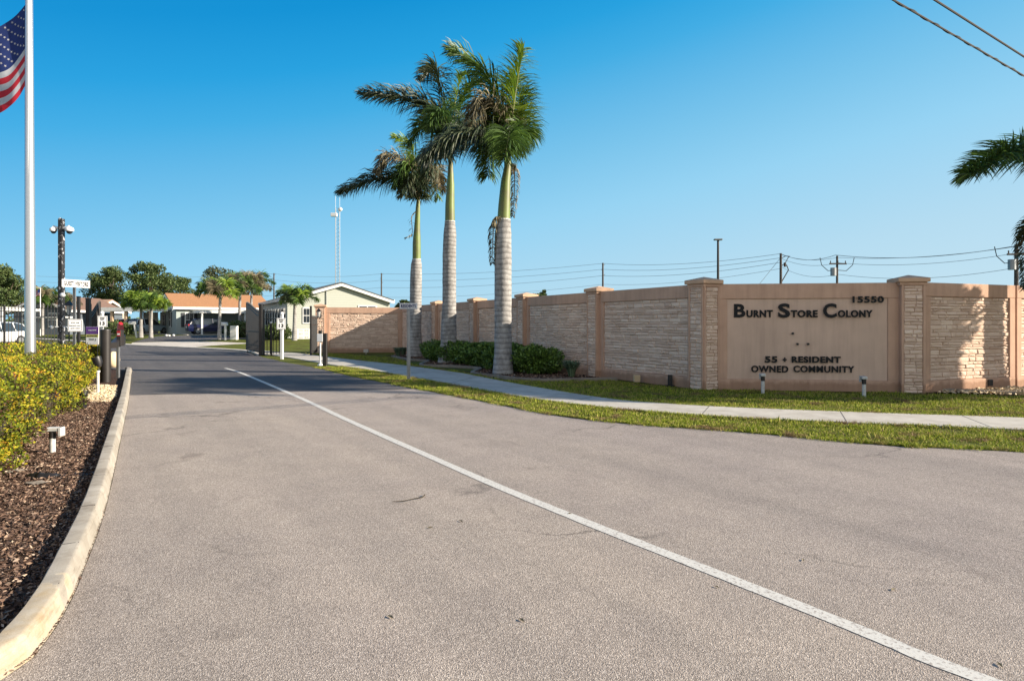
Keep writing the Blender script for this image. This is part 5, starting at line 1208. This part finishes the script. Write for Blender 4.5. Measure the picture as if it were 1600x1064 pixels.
# ------------------------------------------------------------------ small palms and trees behind
free_palm('small_palm', *G(220, 528).xy, 2.6, 'small bright green palm before the white carport, left one of a pair', 31, dr=.45, nf=15, fl=1.75, tr=.15, shaft=False, leafk=.55, w=.024, mats='bbbg', dens=62, z=.5)
free_palm('small_palm', *G(236, 529).xy, 2.5, 'small bright yellowish palm, right one of the pair before the carport', 32, dr=.45, nf=13, fl=1.45, tr=.13, shaft=False, leafk=.5, w=.024, mats='bbgb', dens=62, z=.5)
free_palm('small_palm', *G(343, 533).xy, 3.5, 'palm with slim trunk before the carport of the grey-green house', 33, dr=.45, nf=14, fl=1.7, tr=.13, shaft=False, leafk=.6, w=.024, mats='gbyg', dens=62, z=.45)
free_palm('small_palm', *G(374, 526).xy, 4.2, 'palm with drooping tan fronds left of the open gate leaf', 34, dr=.45, nf=14, fl=2.1, tr=.14, shaft=False, leafk=.6, w=.024, mats='ygyb', dens=62, z=.5)
free_palm('small_palm', *G(392, 524).xy, 4.6, 'palm with brown-tinged crown just behind the open gate leaf', 35, dr=.45, nf=14, fl=2.3, tr=.14, shaft=False, leafk=.6, w=.024, mats='gyyg', dens=62, z=.5)
free_palm('small_palm', *G(460, 534).xy, 2.9, 'windblown palm in front of the cream house gable', 36, dr=.45, nf=11, fl=1.8, tr=.16, shaft=False, leafk=.5, w=.022, mats='gbgd', dens=70, z=.4)
free_palm('small_palm', *P(66, 500, 62).xy, 3.3, 'palm rising behind the flagpole among the tan roofs', 37, dr=.45, nf=12, fl=2.2, tr=.14, shaft=False, leafk=.6, w=.024, mats='gygd', dens=55, z=.5)
free_palm('small_palm', *P(88, 500, 66).xy, 2.9, 'palm with brown fronds left of the camera pole', 38, dr=.45, nf=12, fl=2.3, tr=.14, shaft=False, leafk=.6, w=.024, mats='yygd', dens=55, z=.5)
def tree(u, Y, vtop, upx, label, seed, n=9000, clumps=26, mat='tree_leaf', vlow=478, leaf=.22, sparse=.0, name='broadleaf_tree'):
    random.seed(seed); x = (u-800)/F*Y; g = gz(Y); top = H+(VH-vtop)/F*Y; low = H+(VH-vlow)/F*Y; rx = upx/2/F*Y
    root = empty(name, (x, Y, g), label, 'tree', 'broadleaf trees beyond the houses'); m = MB()
    m.tube([(x, Y, g-.1), (x+.1, Y, g+(low-g)*.5), (x, Y, low+.3*(top-low))], [.38, .28, .2], 10); cs = []
    clumps = int(clumps*1.7)
    for k in range(clumps):
        a = random.uniform(0, 6.283); h = random.uniform(0, 1); r = rx*math.sqrt(max(.05, 1-(abs(h-.4)/.65)**2))*random.uniform(.25, 1)
        c = Vector((x+math.cos(a)*r, Y+math.sin(a)*r*.8, low+h*(top-low)*.92)); rad = (top-low)*random.uniform(.085, .165)*(1-sparse*.3); cs.append((c, rad))
        m.tube([(x, Y, low-.2+.25*(top-low)*h), Vector((x, Y, low))*.4+c*.6-Vector((0, 0, .3)), c], [.11, .07, .03], 5, caps=False)
    m.build('trunk', 'bark', root); P_, D_ = [], []
    for c, rad in cs:
        k = n//clumps; d = rand_dirs(k); r = rng.uniform(.35, 1, k)**.6; q = d*r[:, None]*rad*np.array([1.15, 1.15, .8])+np.array(c); P_.append(q); D_.append(d)
    p = np.concatenate(P_); d = np.concatenate(D_); k = len(p); D = unit(d*.6+rand_dirs(k)); Wd = unit(np.cross(D, rand_dirs(k))); L = leaf*rng.uniform(.6, 1.4, k)
    quads_mesh('crown', leaf_quads(p, D, Wd, L, L*.38), mat, root)
tree(170, 100, 417, 62, 'round dark green tree left of the largest tree behind the carport', 41, clumps=34, n=14000, vlow=485)
tree(232, 96, 409, 80, 'largest green tree behind the white carport and orange roof', 42, clumps=44, n=18000, vlow=482)
tree(278, 104, 432, 56, 'lower tree right of the largest one, behind the orange roof', 43, clumps=26, n=10000, vlow=482)
tree(338, 98, 414, 74, 'loose pale tree with bare top twigs above the orange roof', 44, clumps=34, n=9000, vlow=482, mat='tree_leaf_pale', sparse=.5)
tree(380, 100, 430, 50, 'pale thin tree at the right end of the orange roof', 45, clumps=22, n=6000, vlow=480, mat='tree_leaf_pale', sparse=.5)
tree(0, 78, 414, 76, 'tree at the left edge behind the iron fence', 46, clumps=36, n=15000, vlow=486)
tree(-60, 84, 420, 80, 'tree beyond the left edge of the photo', 47, clumps=26, n=8000, vlow=486)
tree(632, 80, 469, 26, 'treetop peeping over the frontal wall left of the farthest palm', 48, clumps=12, n=3000, vlow=490)
tree(845, 60, 452, 26, 'small treetop peeping over the wall right of the nearest palm', 49, clumps=10, n=2500, vlow=478, leaf=.14)
tree(440, 110, 466, 40, 'low tree behind the roofs left of the cream house', 50, clumps=14, n=4000, vlow=490)
tree(120, 110, 470, 60, 'low tree behind the tan roof right of the camera pole', 51, clumps=16, n=5000, vlow=492)
tree(2146, 13, 62, 290, 'unseen leafy tree added outside the right edge to shade the lawn', 61, n=26000, clumps=40, vlow=352, leaf=.13)  # added out of view to cast the shade band before the lettered wall
# far belt of trees reading as one mass
X = rng.uniform(-420, 520, 26000); Yf = rng.uniform(250, 300, 26000); zt = np.array([3.0+2.5*noise.noise(Vector((x*.03, 0, 0)))+1.5*noise.noise(Vector((x*.15, 3, 0))) for x in X])
C = np.stack([X, Yf, .5+zt*rng.uniform(0, 1, 26000)], 1); D = rand_dirs(26000); L = rng.uniform(.8, 2.0, 26000)
tag(quads_mesh('distant_woods', leaf_quads(C, D, unit(np.cross(D, rand_dirs(26000))), L, L*.45), 'tree_leaf'), 'low belt of far-off trees along the horizon', 'woods', None, 'stuff')
# small flag on its own pole
q = P(63, 500, 58); r = empty('flagpole', (q.x, q.y, .5), 'thin white pole carrying the small distant flag', 'flagpole'); m = MB(); m.tube([(q.x, q.y, .5), (q.x, q.y, H+.056*58)], .035, 6); m.build('pole', 'white', r)
flag('flag', P(63, 451, 57.95), .55, .9, 'small distant flag to the right of the tall flagpole', .3, .04, stars=False)
# ------------------------------------------------------------------ utility poles, wires, mast, street light
def upole(u, vtop, Y, label, arm=True, gear=None, r=.13, lean=0):
    x = (u-800)/F*Y; zt = H+(VH-vtop)/F*Y; g = gz(Y); root = empty('utility_pole', (x, Y, g), label, 'utility pole', 'utility poles behind the wall')
    m = MB(); m.tube([(x, Y, g-.2), (x+lean, Y, zt)], [r*1.25, r*.85], 10); m.build('pole', 'wood', root)
    if arm:
        m = MB(); m.bbox((x, Y-.15, zt-.7), (1.5, .1, .12), .01)
        for s in (-.65, 0, .65): m.tube([(x+s, Y-.15, zt-.64), (x+s, Y-.15, zt-.44)], .045, 6)
        m.build('crossarm', 'wood', root)
    if gear == 'small':
        m = MB()
        for dz in (.3, 1.0, 1.7): m.tube([(x, Y, zt-dz), (x+.3*(1 if dz != 1.0 else -1), Y, zt-dz+.12)], .035, 5)
        m.build('insulators', 'grey_metal', root)
    if gear == 'trans':
        m = MB(); m.tube([(x-.38, Y-.1, zt-1.75), (x-.38, Y-.1, zt-1.05)], .24, 12); m.build('transformer', 'grey_metal', root)
        m = MB()
        for s in (-1, 1): m.tube([(x+s*1.5, Y, zt-.15), (x+s*1.35, Y, zt-.8), (x+s*.8, Y, zt-1.3), (x+s*.1, Y, zt-1.25)], .03, 5)
        m.build('jumper_cable', 'wire', root)
    if gear == 'switch':
        m = MB(); m.tube([(x, Y, zt-2.9), (x+.75, Y, zt-1.6), (x+.55, Y, zt-1.1)], .05, 5); m.tube([(x, Y, zt-.5), (x+.5, Y, zt-.25), (x+.9, Y, zt-.3)], .035, 5); m.tube([(x+.1, Y, zt-1.2), (x+.45, Y, zt-.9), (x+.75, Y, zt-.35)], .035, 5); m.tube([(x+.4, Y, zt-1.3), (x+.4, Y, zt-.9)], .12, 8); m.build('switch_gear', 'wood', root)
    return Vector((x, Y, zt))
w1 = upole(428, 427, 120, 'thin utility pole left of the cream house', arm=False, gear='small'); w2 = upole(596, 427, 112, 'thin utility pole right of the cream house gable', arm=False, gear='small')
w3 = upole(942, 411, 88, 'short utility pole above the wall right of the nearest palm', arm=False, gear='small'); w4 = upole(1220, 396, 62, 'utility pole with tangled switch gear left above the lettering', arm=False, gear='switch')
w5 = upole(1308, 400, 56, 'utility pole with hanging jumper loops above the number 15550', arm=True, gear='trans', r=.10); w6 = upole(1588, 382, 44, 'utility pole with transformer at the right edge beside the palm', arm=True, gear='trans')
def wire(pts, sag, r, label, mat='wirefar', group='power lines behind the wall', name='power_line'):
    m = MB(); path = []
    for a, b in zip(pts, pts[1:]):
        for k in range(12): t = k/12; path.append(a.lerp(b, t)-ZUP*sag*4*t*(1-t))
    path.append(pts[-1]); m.tube(path, r, 4, caps=False); return tag(m.build(name, mat, origin=pts[0]), label, 'power line', group)
far0 = Vector((-95, 128, 11.2)); rr_ = Vector((46, 30, 7.8))
for k, (dz, lb_) in enumerate(((.1, 'topmost of the long power lines strung behind the palms'), (1.25, 'second of the long power lines strung behind the palms'), (2.5, 'third of the long power lines strung behind the palms'), (4.2, 'lowest, faintest of the long power lines behind the palms'))):
    z = lambda v: v-ZUP*dz
    wire([z(far0), z(w1), z(w2), w3-ZUP*dz*.7, w4-ZUP*dz*.35], .55, .020-.004*(k == 3), lb_)
for k, (dz, lb_) in enumerate(((.15, 'top cable from the gear pole past the number 15550 to the right'), (.6, 'middle cable from the gear pole to the right edge pole'), (1.6, 'lower sagging cable running right behind the right stone wall'))):
    wire([w4-ZUP*dz*.8, w5-ZUP*dz, w6-ZUP*dz, rr_-ZUP*dz], .35+.1*k, .015, lb_)
wire([w6-ZUP*.1, w5+Vector((0, .3, .1)), w4-ZUP*.05], .5, .02, 'thickest cable between the two poles above the number 15550', mat='wire')
wire([w4-ZUP*.4, Vector(((1185-800)/F*62, 62, H+.06*62))], 0, .02, 'slanting guy wire left of the gear pole')
a_ = Vector((4.75, 7.7, 5.5)); d_ = Vector((3.5, 2.4, 0)).normalized()
# the two overhead cables: through the photo's top right corner, 5.5 m up
def wpt(u, v, z): Y = (z-H)*F/(VH-v); return Vector(((u-800)/F*Y, Y, z))
for (ua, ub, vb_, r_, lb_) in ((1395, 1600, 119, .013, 'twisted overhead cable in the top right corner, the left one'), (1460, 1600, 89, .014, 'solid overhead cable in the top right corner, the right one')):
    a, b = wpt(ua, 0, 5.5), wpt(ub, vb_, 5.5); d = (b-a).normalized(); s_, e_ = a-d*30, b+d*40
    m = MB(); m.tube([s_, e_], r_, 6)
    if ua == 1395:
        n = 900; m.tube([s_.lerp(e_, k/n)+Vector((d.y, -d.x, 0))*math.cos(k*.8)*.014+ZUP*math.sin(k*.8)*.014 for k in range(n+1)], .007, 4, caps=False)
    tag(m.build('overhead_cable', 'wire', origin=a), lb_, 'power line', 'overhead cables crossing the road')
# street light
q = Vector((.322*40, 40, 0)); sl_ = empty('street_light', q, 'tall dark pole with flat twin lamp head above the wall left of the lettering', 'street light'); zt = H+.131*40
m = MB(); m.tube([q, q+ZUP*zt], [.10, .07], 10); m.build('pole', 'black', sl_); m = MB()
m.bbox(q+ZUP*(zt+.02)-X3*.0, (.5, .3, .09), .02); m.build('lamp_head', 'grey_metal', sl_)
# lattice mast
Y = 150; x = (526.5-800)/F*Y; g = .5; zt = H+.180*Y; ml = empty('radio_mast', (x, Y, g), 'tall thin lattice radio mast rising behind the cream house', 'mast')
m = MB(); legs = [Vector((x+.62*math.cos(a), Y+.62*math.sin(a), 0)) for a in (.3, 2.4, 4.5)]
for l in legs: m.tube([l+ZUP*g, l+ZUP*zt], .065, 5)
n = 30
for k in range(n):
    for i in range(3):
        a, b = legs[i], legs[(i+1) % 3]; z0, z1 = g+(zt-g)*k/n, g+(zt-g)*(k+1)/n; m.tube([a+ZUP*z0, b+ZUP*z1], .025, 3, caps=False); m.tube([a+ZUP*z1, b+ZUP*z1], .02, 3, caps=False)
m.build('lattice', 'grey_metal', ml); m = MB(); m.tube([legs[0]+ZUP*zt, legs[0]+ZUP*(zt+2.6)], .04, 5); m.tube([legs[1]+ZUP*zt, legs[1]+ZUP*(zt+3)], .04, 5); m.build('antenna', 'grey_metal', ml)
m = MB(); m.ball((x+.9, Y-.5, zt-.3), .5, 12, 8, (1, .5, 1)); m.build('dish', 'white', ml, smooth=True); m = MB(); m.bbox((x-.5, Y-.7, zt-1.6), (1.4, .8, .8), .05); m.build('radio_unit', 'signwhite', ml)

# grit and needles washed up along the gutter of the left kerb, dry clippings on the verge edge
n_ = 5200; seg = [p for p in cl if 1.2 < p.y < 17]; ii = rng.integers(0, len(seg)-1, n_); tt = rng.uniform(0, 1, n_)
base_ = np.array([[seg[i].x*(1-t)+seg[i+1].x*t, seg[i].y*(1-t)+seg[i+1].y*t] for i, t in zip(ii, tt)]); nx_ = np.array([[(seg[i+1]-seg[i]).normalized().y, -(seg[i+1]-seg[i]).normalized().x] for i in ii])
o_ = np.abs(rng.normal(0, .035, n_))+.004; pp = base_+nx_*o_[:, None]; C = np.stack([pp[:, 0], pp[:, 1], np.full(n_, .009)+rng.uniform(0, .006, n_)], 1)
D = rand_dirs(n_); D[:, 2] *= .15; D = unit(D); Wd = unit(np.cross(D, np.tile([0, 0, 1.], (n_, 1)))); L = rng.uniform(.004, .022, n_)
tag(quads_mesh('gutter_grit', leaf_quads(C, D, Wd, L, L*rng.uniform(.15, .5, n_)), 'mulch'), 'dark grit and needles along the foot of the left kerb', 'grit', None, 'stuff')

# ragged grass along the path and taller weeds in the verge
def edge_blades(line, n, spread, h, seed, out):
    L_ = [p for p in line if 6 < p.y < 24]; ii = rng.integers(0, len(L_)-1, n); t = rng.uniform(0, 1, n); o = rng.normal(0, spread, n)
    X = np.array([L_[i].x*(1-a)+L_[i+1].x*a for i, a in zip(ii, t)]); Y = np.array([L_[i].y*(1-a)+L_[i+1].y*a for i, a in zip(ii, t)])
    k = np.array([noise.noise((x*2.3+seed, y*2.3, 1)) for x, y in zip(X, Y)]) > -.05; o = o*(.5+1*k)+out
    nx = np.array([-(L_[i+1]-L_[i]).normalized().y for i in ii]); ny = np.array([(L_[i+1]-L_[i]).normalized().x for i in ii])
    X = X+nx*o; Y = Y+ny*o; D = rng.normal(size=(n, 3))*.8; D[:, 2] = 1; D = unit(D); a = rng.uniform(0, 6.283, n); Wd = np.stack([np.cos(a), np.sin(a), 0*a], 1)
    return leaf_quads(np.stack([X, Y, np.full(n, .002)], 1), D, Wd, h*rng.uniform(.4, 1.5, n), rng.uniform(.6, 1.4, n)*.005)
Vs = [edge_blades(SN, 16000, .03, .05, 1, -.0), edge_blades(SF, 12000, .03, .05, 5, 0), edge_blades(ge, 22000, .04, .045, 9, 0)]
for _ in range(70):
    x, y = scatter(verge, 1); n = 60; c = np.array([x[0], y[0], 0.]); r = random.uniform(.04, .13); q = rng.normal(size=(n, 3))*r; q[:, 2] = 0; D = rng.normal(size=(n, 3))*.6; D[:, 2] = 1; D = unit(D); a = rng.uniform(0, 6.283, n)
    Vs.append(leaf_quads(c+q, D, np.stack([np.cos(a), np.sin(a), 0*a], 1), random.uniform(.05, .11)*rng.uniform(.6, 1.2, n), rng.uniform(.6, 1.6, n)*.006))
tag(quads_mesh('edge_grass', np.concatenate(Vs), 'blades'), 'ragged grass and weeds along the path and road edges', 'grass', None, 'stuff')
